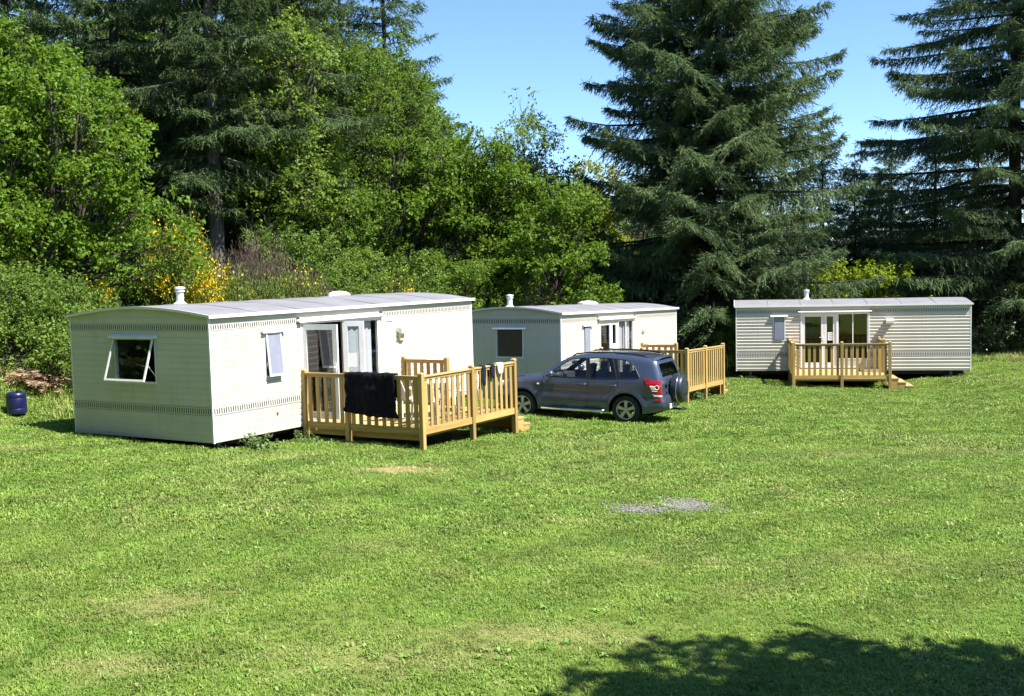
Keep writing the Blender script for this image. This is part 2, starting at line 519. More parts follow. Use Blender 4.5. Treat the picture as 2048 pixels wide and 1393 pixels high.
def window(parent, f3, a, b, z0, z1, hood=0.07, opened=0.0, glass='glass'):
    w = framed(parent, 'window', f3, a, b, z0, z1, 0.035)
    c, s = math.cos(opened), math.sin(opened)
    def g3(u, d, v):      # v measured down from the hinge at the head of the window
        return f3(u, 0.02 + d * c + v * s, z1 - 0.03 - v * c + d * s)
    h = z1 - z0 - 0.05; a2, b2 = a + 0.02, b - 0.02
    m = MB(); t = 0.022; k = 0.038
    if opened > 0:
        for u0, u1, v0, v1 in ((a2, a2 + k, 0, h), (b2 - k, b2, 0, h), (a2 + k, b2 - k, 0, k), (a2 + k, b2 - k, h - k, h)): hexa(m, g3, u0, u1, 0, t, v0, v1)
        m.build('sash', MT['white'], w)
        for u in (a2 + 0.02, b2 - 0.02):
            m = MB(); m.tube([g3(u, 0, h * 0.62), f3(u, -0.02, z0 + 0.12)], 0.008, 6); m.build('stay', MT['white'], w)
    m = MB(); hexa(m, g3, a2 + k * 0.8, b2 - k * 0.8, t * 0.4, t * 0.65, k * 0.8, h - k * 0.8)
    m.build('pane', MT[glass], w)
    m = MB(); e = 0.085
    m.add([f3(u, d, z) for u in (a - e, b + e) for d, z in ((0.012, z1 - 0.02), (0.075, z1 - 0.035), (0.075, z1 - 0.005), (0.012, z1 + 0.04))],
          [(0, 1, 2, 3), (7, 6, 5, 4), (0, 4, 5, 1), (1, 5, 6, 2), (2, 6, 7, 3), (3, 7, 4, 0)])
    m.build('drip_hood', MT['white'], w)
    return w

def curtain(parent, x0, x1, z0, z1, y, n=40, amp=0.03):
    P = []
    for i in range(n + 1):
        t = i / n; x = x0 + (x1 - x0) * t
        yy = y + amp * math.sin(t * 34 + 1.3 * math.sin(t * 9)) + 0.01 * math.sin(t * 71)
        P.append([(x, yy * 1.0, z0), (x, y + (yy - y) * 0.8, (z0 + z1) / 2), (x, y + (yy - y) * 0.5, z1)])
    m = MB(); m.grid(P); return m.build('curtain', MT['curtain'], parent, smooth=True)

def caravan(pos, yaw, tilt, Lc, Wc, k, label, end_win, side_open, end_open, doors, flue, sky, lampkind, foot):
    t = empty('static_caravan', pos, (0, -tilt, yaw))
    tag(t, label, 'caravan', 'static caravans on the lawn')
    H = 2.3
    Fs = lambda u, d, z: (u, -d, z)                 # long side that faces the lawn
    Fe = lambda u, d, z: (-d, u, z)                 # end wall towards the camera
    w1 = (1.385 * k, 1.84 * k, 1.07, 1.97)
    dr = (2.40 * k, 4.93 * k, 0.10, 2.09)
    so_, eo_ = [w1, dr], [end_win] if end_win else []
    # siding boards
    for F, wid, ops in ((Fs, Lc, so_), (Fe, Wc, eo_)):
        for z0, z1, ty in COURSES:
            ov = []
            if ty == 'band' and F is Fs and z0 > 2: ov = [(2.29 * k, 5.03 * k, 2.0, 2.3)]
            for a, b in spans(wid - 0.022, ops + ov, z0, z1, 0.022):
                if ty == 'b':
                    h = z1 - z0
                    pf = [(-0.012, z0), (0.003, z0), (0.0140, z0 + 0.66 * h), (0.0132, z0 + 0.72 * h), (-0.004, z1 - 0.006), (-0.012, z1 - 0.007)] if F is Fs else [(-0.012, z0), (0.005, z0), (0.009, z0 + 0.70 * h), (0.0085, z0 + 0.76 * h), (0.004, z1 - 0.0015), (-0.012, z1 - 0.0015)]
                    m = MB(); m.prism(pf, lambda u, v, w, F=F: F(w, u, v), a, b)
                    m.build('siding_board', MT['siding'], t)
                elif ty == 'p':
                    m = MB(); hexa(m, F, a, b, -0.012, 0.006, z0, z1 - 0.002); m.build('wall_panel', MT['siding'], t)
                else:
                    m = MB(); hexa(m, F, a, b, -0.012, 0.006, z0, z1 - 0.002); bp = m.build('band_panel', MT['siding'], t)
                    uvstrip('printed_band', [F(a, 0.0085, z0 + 0.006), F(b, 0.0085, z0 + 0.006), F(b, 0.0085, z1 - 0.008), F(a, 0.0085, z1 - 0.008)], b - a, MT['band'], bp)
        for a, b, c, d in ops:            # close the part courses left above and below each opening
            for z0, z1, ty in COURSES:
                for p, q in ((z0, min(z1, c)) if z0 < c < z1 else (0, 0), (max(z0, d), z1) if z0 < d < z1 else (0, 0)):
                    if q - p > 0.006: m = MB(); hexa(m, F, a, b, -0.012, 0.006, p, q - 0.001); m.build('wall_panel', MT['siding'], t)
    # inner walls with the same openings (one lining per wall)
    for F, wid, ops, y0 in ((Fs, Lc - 0.03, so_, 0.03), (Fe, Wc - 0.03, eo_, 0.03)):
        zs = sorted({0.0, H} | {o[2] for o in ops} | {o[3] for o in ops})
        m = MB()
        for z0, z1 in zip(zs[:-1], zs[1:]):
            for a, b in spans(wid, ops, z0, z1, y0): hexa(m, F, a, b, -0.05, -0.016, z0, z1)
        m.build('wall', MT['lining'], t)
    m = MB(); m.box(0.03, Lc - 0.03, Wc - 0.05, Wc, 0, H); m.build('rear_wall', MT['siding'], t)
    m = MB(); m.box(Lc - 0.045, Lc - 0.002, 0.0, Wc, 0, H); m.build('end_wall', MT['siding'], t)
    m = MB(); m.box(0.05, Lc - 0.05, 0.052, Wc - 0.052, 0.02, 0.09); m.build('floor', MT['carpet'], t)
    m = MB(); m.box(0.05, Lc - 0.05, 0.052, Wc - 0.052, H - 0.06, H - 0.02); m.build('ceiling', MT['lining'], t)
    # partition and furniture blocks that show as dark shapes through the glass
    m = MB(); m.box(2.1 * k, 2.14 * k, 0.06, Wc - 0.06, 0.09, H - 0.06); m.build('partition', MT['lining'], t)
    m = MB(); m.box(2.3 * k, 5.0 * k, Wc - 0.75, Wc - 0.06, 0.09, 0.95); m.build('kitchen_unit', MT['carpet'], t)
    # corner trims
    for x, y in ((0, 0), (Lc, 0), (0, Wc)):
        m = MB()
        sx = -1 if x == 0 else 1; sy = -1 if y == 0 else 1
        x0, x1 = (x + 0.012 * sx, x - 0.022 * sx); y0, y1 = (y + 0.012 * sy, y - 0.022 * sy)
        m.box(x0, x1, y0, y1, -0.01, H); m.build('corner_trim', MT['white'], t)
    # gable infill above the end wall
    RZ = lambda y: H + 0.035 + 0.175 * (1 - abs((y - Wc / 2) / (Wc / 2 + 0.07)) ** 1.8)
    for x0, x1 in ((-0.006, 0.03), (Lc - 0.03, Lc)):
        ys = np.linspace(0, Wc, 25)
        m = MB(); m.prism([(Wc, H), (0.0, H)] + [(y, RZ(y) - 0.012) for y in ys], lambda u, v, w: (w, u, v), x0, x1)
        m.build('gable_panel', MT['siding'], t)
    # roof shell
    ys = np.linspace(-0.07, Wc + 0.07, 25); xs = np.linspace(-0.06, Lc + 0.06, 15)
    P = [[(x, y, RZ(y) + 0.004 * math.sin(x * 2.1 + y * 3)) for y in ys] for x in xs]
    Q = [[(x, y, RZ(y) - 0.03) for y in ys] for x in xs]
    m = MB(); m.grid(P); m.grid([row[::-1] for row in Q])
    for row, row2 in ((P[0], Q[0]), (P[-1], Q[-1])): m.grid([row, row2])
    m.grid([[p[0] for p in P], [q[0] for q in Q]]); m.grid([[p[-1] for p in P], [q[-1] for q in Q]])
    roof = m.build('roof', MT['roof'], t, smooth=False); auto_smooth(roof, 40)
    nseam = 7
    for i in range(1, nseam):
        x = Lc * i / nseam
        m = MB(); m.grid([[(x - 0.02, y, RZ(y) + 0.003) for y in ys], [(x - 0.012, y, RZ(y) + 0.012) for y in ys], [(x + 0.012, y, RZ(y) + 0.012) for y in ys], [(x + 0.02, y, RZ(y) + 0.003) for y in ys]])
        m.build('roof_seam', MT['roof'], roof)
    m = MB(); m.box(-0.065, Lc + 0.065, -0.085, -0.071, H - 0.012, H + 0.048); m.build('eaves_trim', MT['white'], roof)
    m = MB(); m.box(-0.065, Lc + 0.065, Wc + 0.071, Wc + 0.085, H - 0.012, H + 0.048); m.build('eaves_trim', MT['white'], roof)
    m = MB(); m.grid([[(-0.072, y, RZ(y) + 0.012) for y in ys], [(-0.072, y, RZ(y) - 0.035) for y in ys]]); m.grid([[(-0.072, y, RZ(y) + 0.012) for y in ys], [(-0.05, y, RZ(y) + 0.012) for y in ys]])
    m.build('verge_trim', MT['white'], roof)
    fx, fy = flue; fz = RZ(fy) - 0.02
    m = MB(); m.lathe([(0.001, 0), (0.14, 0), (0.14, 0.03), (0.085, 0.07), (0.075, 0.09), (0.075, 0.27), (0.10, 0.275), (0.105, 0.30), (0.08, 0.305), (0.08, 0.33), (0.11, 0.335), (0.105, 0.37), (0.001, 0.385)], (fx, fy, fz), 18)
    m.build('flue', MT['white'], roof, smooth=False); 
    if sky:
        m = MB(); sxx, syy = sky; sz = RZ(syy) - 0.02
        m.lathe([(0.001, 0), (0.36, 0), (0.36, 0.05), (0.33, 0.08), (0.22, 0.12), (0.001, 0.14)], (sxx, syy, sz), 4)
        o = m.build('roof_vent', MT['white'], roof)
    # windows
    window(t, Fs, *w1, opened=side_open, glass='frosted')
    if end_win: window(t, Fe, *end_win, opened=end_open)
    # glazed bay: frame, doors, fixed lights
    a, b, z0, z1 = dr
    m0 = framed(t, 'door_frame', Fs, a, b, z0, z1, 0.05, 0.02, 0.06, mull=(3.74 * k,))
    x1, xm = 3.74 * k + 0.025, b - 0.05
    m = MB(); hexa(m, Fs, x1, xm, -0.04, 0.004, z0 + 0.05, 0.40); m.build('lower_panel', MT['siding'], t)
    wf = framed(t, 'window', Fs, x1, xm, 0.40, z1 - 0.05, 0.035, 0.012, 0.05, mull=((x1 + xm) / 2,))
    for p, q in ((x1 + 0.03, (x1 + xm) / 2 - 0.02), ((x1 + xm) / 2 + 0.02, xm - 0.03)):
        m = MB(); m.box(p, q, 0.005, 0.015, 0.43, z1 - 0.08); m.build('pane', MT['glass'], wf)
    hood = MB(); hood.add([(u, -d, z) for u in (2.31 * k, 5.01 * k) for d, z in ((0.012, z1 + 0.005), (0.09, z1 - 0.005), (0.09, z1 + 0.025), (0.012, z1 + 0.05))],
          [(0, 1, 2, 3), (7, 6, 5, 4), (0, 4, 5, 1), (1, 5, 6, 2), (2, 6, 7, 3), (3, 7, 4, 0)]); hood.build('door_hood', MT['white'], t)
    dh = z1 - z0 - 0.105
    wl, wr = 0.82 * k, 0.455 * k
    door_leaf(t, (a + 0.052, 0.0, z0 + 0.05), wl, dh, 1, -doors[0], notice=None)
    door_leaf(t, (3.715 * k, 0.0, z0 + 0.05), wr, dh, -1, doors[1], notice=(0.09, 0.29, 0.93, 1.22, 1 if doors[1] > 1 else -1), handle=False)
    if lampkind != 'none':
        curt = (x1 + 0.02, xm - 0.12) if doors[0] > 0 else (x1 + 0.02, xm - 0.02)
    if lampkind in ('box', 'round'):
        curtain(t, curt[0], curt[1], 0.42, z1 - 0.06, 0.10)
    # lamp by the door
    lx, lz = 5.645 * k, 1.72
    if lampkind == 'round':
        m = MB(); m.lathe([(0.001, 0.085), (0.07, 0.08), (0.11, 0.05), (0.12, 0.0)], (0, 0, 0), 20, 'y')
        m.v = [Vector((lx + v.x, -0.012 - v.y, lz + v.z)) for v in m.v]
        m.build('bulkhead_lamp', MT['white'], t, smooth=True)
    else:
        m = MB(); m.box(lx - 0.14, lx + 0.14, -0.04, -0.012, lz - 0.02, lz + 0.10)
        m.prism([(-0.04, lz + 0.10), (-0.17, lz + 0.06), (-0.16, lz - 0.05), (-0.04, lz - 0.03)], lambda u, v, w: (w, u, v), lx - 0.13, lx + 0.13)
        lo = m.build('outdoor_lamp', MT['white'], t)
        if lampkind == 'box':
            m = MB(); m.box(lx - 0.07, lx + 0.07, -0.075, -0.012, lz - 0.21, lz - 0.04); m.build('lamp_box', MT['cream'], lo)
    if lampkind == 'box':      # maker's badge beside the door, worn and unreadable
        m = MB(); m.box(5.10, 5.38, -0.012, -0.018, 1.955, 2.03); bd = m.build('badge_plate', MT['white'], t)
        m = MB()
        for i, (p, q) in enumerate(((5.125, 5.15), (5.155, 5.17), (5.176, 5.20), (5.207, 5.222), (5.23, 5.252), (5.26, 5.28), (5.287, 5.31), (5.317, 5.345))): m.box(p, q, -0.0185, -0.0205, 1.965, 1.985 + 0.006 * (i % 3))
        m.box(5.22, 5.29, -0.0185, -0.0205, 2.005, 2.022)
        m.build('badge_print', pmat('badge_ink', (0.33, 0.36, 0.45), rough=0.6), bd)
        m = MB(); m.lathe([(0.001, 0.012), (0.026, 0.01), (0.028, 0.0)], (0, 0, 0), 12, 'y'); m.v = [Vector((1.655 + v.x, -0.015 - v.y, 0.345 + v.z)) for v in m.v]
        m.build('water_inlet', MT['chassis'], t)
    # chassis, supports, wheels
    def glz(x, y):
        w = t.matrix_basis @ Vector((x, y, 0)); return gz(w.x, w.y) - w.z
    for y in (0.55, Wc - 0.55):
        m = MB(); m.box(0.15, Lc - 0.15, y - 0.04, y + 0.04, -0.17, -0.005); m.build('chassis_beam', MT['chassis'], t)
    for x in foot:
        for y in (0.35, Wc - 0.55):
            g = glz(x, y); 
            m = MB(); m.box(x - 0.2, x + 0.2, y - 0.12, y + 0.12, g - 0.05, max(g + 0.1, -0.20)); 
            m.box(x - 0.05, x + 0.05, y - 0.05, y + 0.05, max(g + 0.1, -0.20), -0.171 if y > 0.5 else -0.012); m.build('support_block', MT['block'], t)
    for y in (0.25, Wc - 0.25):
        x = Lc * 0.55; g = glz(x, y)
        m = MB(); m.lathe([(0.001, -0.09), (0.17, -0.09), (0.27, -0.08), (0.29, -0.04), (0.29, 0.04), (0.27, 0.08), (0.17, 0.09), (0.001, 0.09)], (x, y, g + 0.27), 20, 'y'); m.build('wheel', MT['rubber'], t)
    return t

CARS = {}
CA1 = ((-5.489, 20.641, 0.225), 1.0126, 0.0117)
CA2 = ((1.292, 30.154, -0.154), 1.0619, -0.0148)
CA3 = ((8.100, 40.930, -0.374), -0.1957, -0.0025)
car1 = caravan(*CA1, 8.53, 3.91, 1.0, 'nearest white caravan with open glazed doors and a black blanket on its deck rail', (1.44, 2.62, 1.05, 1.95), R(5), R(18), (R(82), R(114)), (1.46, 2.35), (6.37, 2.35), 'box', (0.4, 8.1))
car2 = caravan(*CA2, 8.53, 3.15, 1.0, 'white caravan with a shut dark end window behind the parked grey car', (1.13, 1.99, 1.12, 1.93), 0.0, 0.0, (0.0, 0.0), (1.0, 2.1), (5.72, 1.9), 'round', (0.4, 8.1))
car3 = caravan(*CA3, 8.007, 3.9, 0.938, 'cream ribbed caravan seen side-on under the tall spruces, farthest from the camera', None, 0.0, 0.0, (0.0, 0.0), (2.6, 2.3), None, 'hood', (0.5, 7.4))

# ---------------------------------------------------------------- decks
def deck(cv, s0, s1, D, zf, top, label, side_gap, mids_front, mids_outer, name='deck'):
    Mw = cv.matrix_basis.copy()
    base = Vector(((s0 + s1) / 2, -D / 2, 0)); wb = Mw @ base
    base.z = gz(wb.x, wb.y) - wb.z
    t = empty('wooden_deck', Mw @ base, cv.rotation_euler)
    tag(t, label, 'deck', 'wooden decks with railings')
    K = lambda: MB(base)
    def gl(x, y):
        w = Mw @ Vector((x, y, 0)); return gz(w.x, w.y) - w.z
    y0, y1 = -0.05, -D
    # floor boards
    nb = int((D - 0.05) / 0.126)
    for i in range(nb):
        ya = y0 - 0.01 - i * (D - 0.1) / nb
        m = K(); m.box(s0 + 0.06, s1 - 0.06, ya, ya - (D - 0.1) / nb + 0.008, zf - 0.03, zf + 0.0015 * (i % 3)); m.build('deck_board', MT['board_x'], t)
    # joists below
    for y in np.linspace(y0 - 0.1, y1 + 0.12, 4):
        m = K(); m.box(s0 + 0.07, s1 - 0.07, y - 0.02, y + 0.02, zf - 0.17, zf - 0.032); m.build('joist', MT['wood_x'], t)
    PW = 0.047
    posts = set()
    def post(x, y, tp, dbl=False):
        g = gl(x, y)
        m = K(); m.cbox(x - PW, x + PW, y - PW, y + PW, g - 0.12, tp - 0.02, 0.006); p = m.build('post', MT['wood_z'], t)
        m = K(); m.lathe([(PW * 1.414, 0), (PW * 1.414, 0.012), (PW * 1.05, 0.03), (PW * 0.5, 0.04), (0.001, 0.042)], (0, 0, 0), 4)
        c, s = math.cos(math.pi / 4), math.sin(math.pi / 4)
        m.v = [Vector((v.x + base.x, v.y + base.y, v.z + base.z)) for v in m.v]
        m.v = [Vector((x + (v.x * c - v.y * s), y + (v.x * s + v.y * c), tp - 0.02 + v.z)) - base for v in m.v]
        m.build('post_cap', MT['board_z'], p)
    def bay(p, q, inner, fascia=True):
        """railing between two posts p,q = (x,y); inner = unit vector to deck inside"""
        dx, dy = q[0] - p[0], q[1] - p[1]; ln = math.hypot(dx, dy); ux, uy = dx / ln, dy / ln
        al = abs(ux) > 0.5; mat = MT['wood_x'] if al else MT['wood_y']
        a, b = PW, ln - PW
        def bar(u0, u1, d0, d1, z0, z1, nm, mt):
            m = K()
            xs = [p[0] + ux * u0 + inner[0] * d0, p[0] + ux * u1 + inner[0] * d1]; ys = [p[1] + uy * u0 + inner[1] * d0, p[1] + uy * u1 + inner[1] * d1]
            m.box(xs[0], xs[1], ys[0], ys[1], z0, z1); m.build(nm, mt, t)
        tr = top - 0.055
        bar(a, b, -0.022, 0.022, zf - 0.10, zf + 0.03, 'bottom_rail', mat)
        bar(a, b, -0.022, 0.022, tr - 0.075, tr - 0.022, 'top_rail', mat)
        bar(a + 0.002, b - 0.002, -0.042, 0.042, tr - 0.02, tr + 0.008, 'handrail', MT['board_x'] if al else MT['board_y'])
        n = max(2, int(round((b - a) / 0.185)))
        for i in range(n):
            c = a + (b - a) * (i + 0.5) / n + random.uniform(-0.006, 0.006)
            bar(c - 0.043, c + 0.043, -0.011, 0.011, zf + 0.031, tr - 0.076, 'baluster', MT['wood_z'])
        if fascia: bar(0.03, ln - 0.03, 0.055, 0.09, zf - 0.225, zf - 0.105, 'fascia_board', mat)
    # near side (towards camera end): from wall to outer corner
    pts = [(s0, -0.05)] + [(s0, -m_) for m_ in mids_front] + [(s0, y1)]
    for p in pts: post(*p, top)
    for p, q in zip(pts[:-1], pts[1:]): bay(p, q, (1, 0))
    pts2 = [(s0, y1)] + [(m_, y1) for m_ in mids_outer] + [(s1, y1)]
    for p in pts2[1:]: post(*p, top)
    for p, q in zip(pts2[:-1], pts2[1:]): bay(p, q, (0, 1), False)
    pts3 = [(s1, -0.05), (s1, -side_gap)]
    for p in pts3: post(*p, top)
    bay(pts3[0], pts3[1], (-1, 0))
    # steps down from the open part of the far side
    ya, yb = -side_gap - 0.12, y1 + 0.09
    gend = gl(s1 + 0.6, (ya + yb) / 2)
    nst = 3; rise = (zf - gend) / (nst + 0.35)
    for i in range(nst):
        xa = s1 + 0.05 + i * 0.235; zt = zf - 0.02 - i * rise * 0.98 - 0.06
        m = K(); m.box(xa - 0.01, xa + 0.24, ya, yb, zt - 0.035, zt); m.build('step_tread', MT['board_y'], t)
        m = K(); m.box(xa + 0.205, xa + 0.228, ya - 0.01, yb + 0.01, gend - 0.08, zt - 0.036); m.build('step_riser', MT['wood_y'], t)
        m = K(); m.box(xa, xa + 0.204, yb + 0.012, yb + 0.034, gend - 0.08, zt - 0.036); m.build('step_side', MT['wood_x'], t)
    return t
dk1 = deck(car1, 2.42, 5.70, 2.95, 0.075, 1.13, 'wooden deck with a black blanket and socks hung over its rails, beside the nearest caravan', 1.22, (1.15,), (4.10,))
dk2 = deck(car2, 2.45, 5.50, 2.62, 0.20, 1.30, 'wooden deck half hidden behind the spare wheel of the parked car', 1.15, (1.3,), (3.95,))
dk3 = deck(car3, 1.87, 4.94, 2.95, 0.06, 1.19, 'empty wooden deck in front of the caravan farthest from the camera', 1.4, (1.5,), (3.42,))
# ---------------------------------------------------------------- parked car
MT['paint'] = pmat('car_paint', (0.064, 0.084, 0.135), (0.056, 0.074, 0.12), 30.0, rough=0.26, spec=0.5, metal=0.35, coat=0.7)
MT['clad'] = pmat('bumper_plastic', (0.034, 0.043, 0.058), (0.028, 0.036, 0.05), 9.0, rough=0.38, spec=0.4)
MT['black'] = pmat('black_trim', (0.012, 0.012, 0.014), None, rough=0.4)
MT['alloy'] = pmat('alloy', (0.55, 0.56, 0.58), (0.42, 0.43, 0.45), 8.0, rough=0.35, metal=0.7)
MT['chrome'] = pmat('bright_metal', (0.72, 0.72, 0.72), None, rough=0.18, metal=1.0)
MT['carglass'] = glassmat('car_glass', (0.80, 0.84, 0.85))
MT['darkglass'] = glassmat('tinted_glass', (0.58, 0.62, 0.64))
MT['red'] = pmat('red_lens', (0.38, 0.008, 0.012), (0.28, 0.006, 0.01), 12.0, rough=0.12, spec=0.6, coat=0.6)
MT['lens'] = pmat('clear_lens', (0.75, 0.76, 0.78), None, rough=0.12, spec=0.6)
MT['seat'] = pmat('seat_cloth', (0.035, 0.035, 0.04), (0.05, 0.05, 0.055), 9.0, rough=0.9)

car = empty('parked_car', (1.779, 27.626, gz(1.779, 27.626) + 0.0), (0, R(-1.2), R(155)))
tag(car, 'dark blue-grey five-door off-road car with a covered spare wheel on its tail', 'car')
CX = 2.12
OUT = [(0.20, 0.30), (0.06, 0.36), (0.01, 0.48), (0.0, 0.62), (0.02, 0.76), (0.07, 0.86), (0.16, 0.93), (0.32, 0.985), (0.60, 1.03), (0.90, 1.065), (1.12, 1.09), (1.26, 1.115),
       (1.50, 1.29), (1.72, 1.44), (1.90, 1.545), (2.02, 1.595), (2.20, 1.635), (2.5, 1.66), (2.85, 1.67), (3.2, 1.665), (3.55, 1.645), (3.85, 1.61), (4.02, 1.575), (4.10, 1.53),
       (4.16, 1.38), (4.22, 1.22), (4.27, 1.08), (4.29, 0.95), (4.30, 0.80), (4.31, 0.70), (4.34, 0.66), (4.36, 0.55), (4.34, 0.44), (4.27, 0.36), (4.12, 0.31)]
XF, XR, ZW, RA = 0.80, 3.44, 0.35, 0.415
def arch(cx, a0, a1, n=14): return [(cx + RA * math.cos(a), ZW + RA * math.sin(a)) for a in np.linspace(a0, a1, n)]
al = math.asin((0.27 - ZW) / RA)
BOT = arch(XR, al, math.pi - al) + arch(XF, al, math.pi - al)
def halfw(x, z):
    """half width of the body at x, z"""
    w = 0.895
    w -= 0.10 * max(0, (0.55 - x) / 0.55) ** 2.0 + 0.07 * max(0, (x - 3.75) / 0.6) ** 2
    if z > 1.06: w -= 0.02 + 0.30 * (z - 1.06) ** 1.05
    elif z > 0.98: w -= 0.02 * (z - 0.98) / 0.08
    if z < 0.45: w -= 0.05 * (0.45 - z) / 0.2
    for cx in (XF, XR):                        # flared arches
        d = math.hypot(x - cx, z - ZW)
        if z < 0.95: w += 0.022 * math.exp(-((d - 0.44) / 0.075) ** 2)
    w += 0.008 * math.exp(-((z - 0.60) / 0.03) ** 2) if 1.2 < x < 3.1 else 0
    w -= 0.007 * math.exp(-((z - 0.72) / 0.10) ** 2)
    return w
def edge_round(x, z, d): return 0.055 * max(0.0, 1 - d / 0.09) ** 2
outer_all = OUT + BOT
def dist_outline(x, z):
    best = 9
    for (ax, az), (bx, bz) in zip(OUT[:-1], OUT[1:]):
        ux, uz = bx - ax, bz - az; t = max(0, min(1, ((x - ax) * ux + (z - az) * uz) / (ux * ux + uz * uz)))
        best = min(best, math.hypot(x - ax - t * ux, z - az - t * uz))
    return best
def sideY(x, z): return halfw(x, z) - edge_round(x, z, dist_outline(x, z))
WINS = [[(1.44, 1.115), (1.62, 1.25), (1.82, 1.39), (1.98, 1.495), (2.08, 1.535), (2.40, 1.565), (2.47, 1.085), (1.9, 1.095)],
        [(2.545, 1.085), (2.485, 1.567), (2.8, 1.575), (3.08, 1.568), (3.21, 1.10), (2.9, 1.088)],
        [(3.285, 1.105), (3.16, 1.562), (3.40, 1.54), (3.52, 1.50), (3.62, 1.40), (3.76, 1.15), (3.72, 1.125)]]
def ptin(x, z, poly):
    c = False; n = len(poly)
    for i in range(n):
        x1, z1 = poly[i]; x2, z2 = poly[(i + 1) % n]
        if (z1 > z) != (z2 > z) and x < (x2 - x1) * (z - z1) / (z2 - z1) + x1: c = not c
    return c
def densify(poly, st=0.06, closed=True):
    r = []; n = len(poly)
    for i in range(n if closed else n - 1):
        a, b = poly[i], poly[(i + 1) % n]; k = max(1, int(math.hypot(b[0] - a[0], b[1] - a[1]) / st))
        for j in range(k): r.append((a[0] + (b[0] - a[0]) * j / k, a[1] + (b[1] - a[1]) * j / k))
    if not closed: r.append(poly[-1])
    return r
def fill2d(outer, holes, st=0.055):
    vs = []; es = []
    for loop in [outer] + holes:
        b = len(vs); n = len(loop); vs += loop; es += [(b + i, b + (i + 1) % n) for i in range(n)]
    xs = np.arange(0.0, 4.4, st); zs = np.arange(0.25, 1.7, st)
    for x in xs:
        for z in zs:
            if ptin(x, z, outer) and not any(ptin(x, z, h) for h in holes):
                if min(math.hypot(x - p[0], z - p[1]) for p in vs[:sum(map(len, [outer] + holes))]) > st * 0.45: vs.append((x, z))
    r = delaunay_2d_cdt([Vector(v) for v in vs], es, [], 0, 1e-5)
    V = [(v.x, v.y) for v in r[0]]; F = []
    for f in r[2]:
        cx = sum(V[i][0] for i in f) / len(f); cz = sum(V[i][1] for i in f) / len(f)
        if ptin(cx, cz, outer) and not any(ptin(cx, cz, h) for h in holes): F.append(tuple(f))
    return V, F
outd = densify(OUT, 0.07, False) + BOT
holes = [densify(w, 0.07) for w in WINS]
SV, SF = fill2d(outd, holes)
X3 = lambda x: CX - x
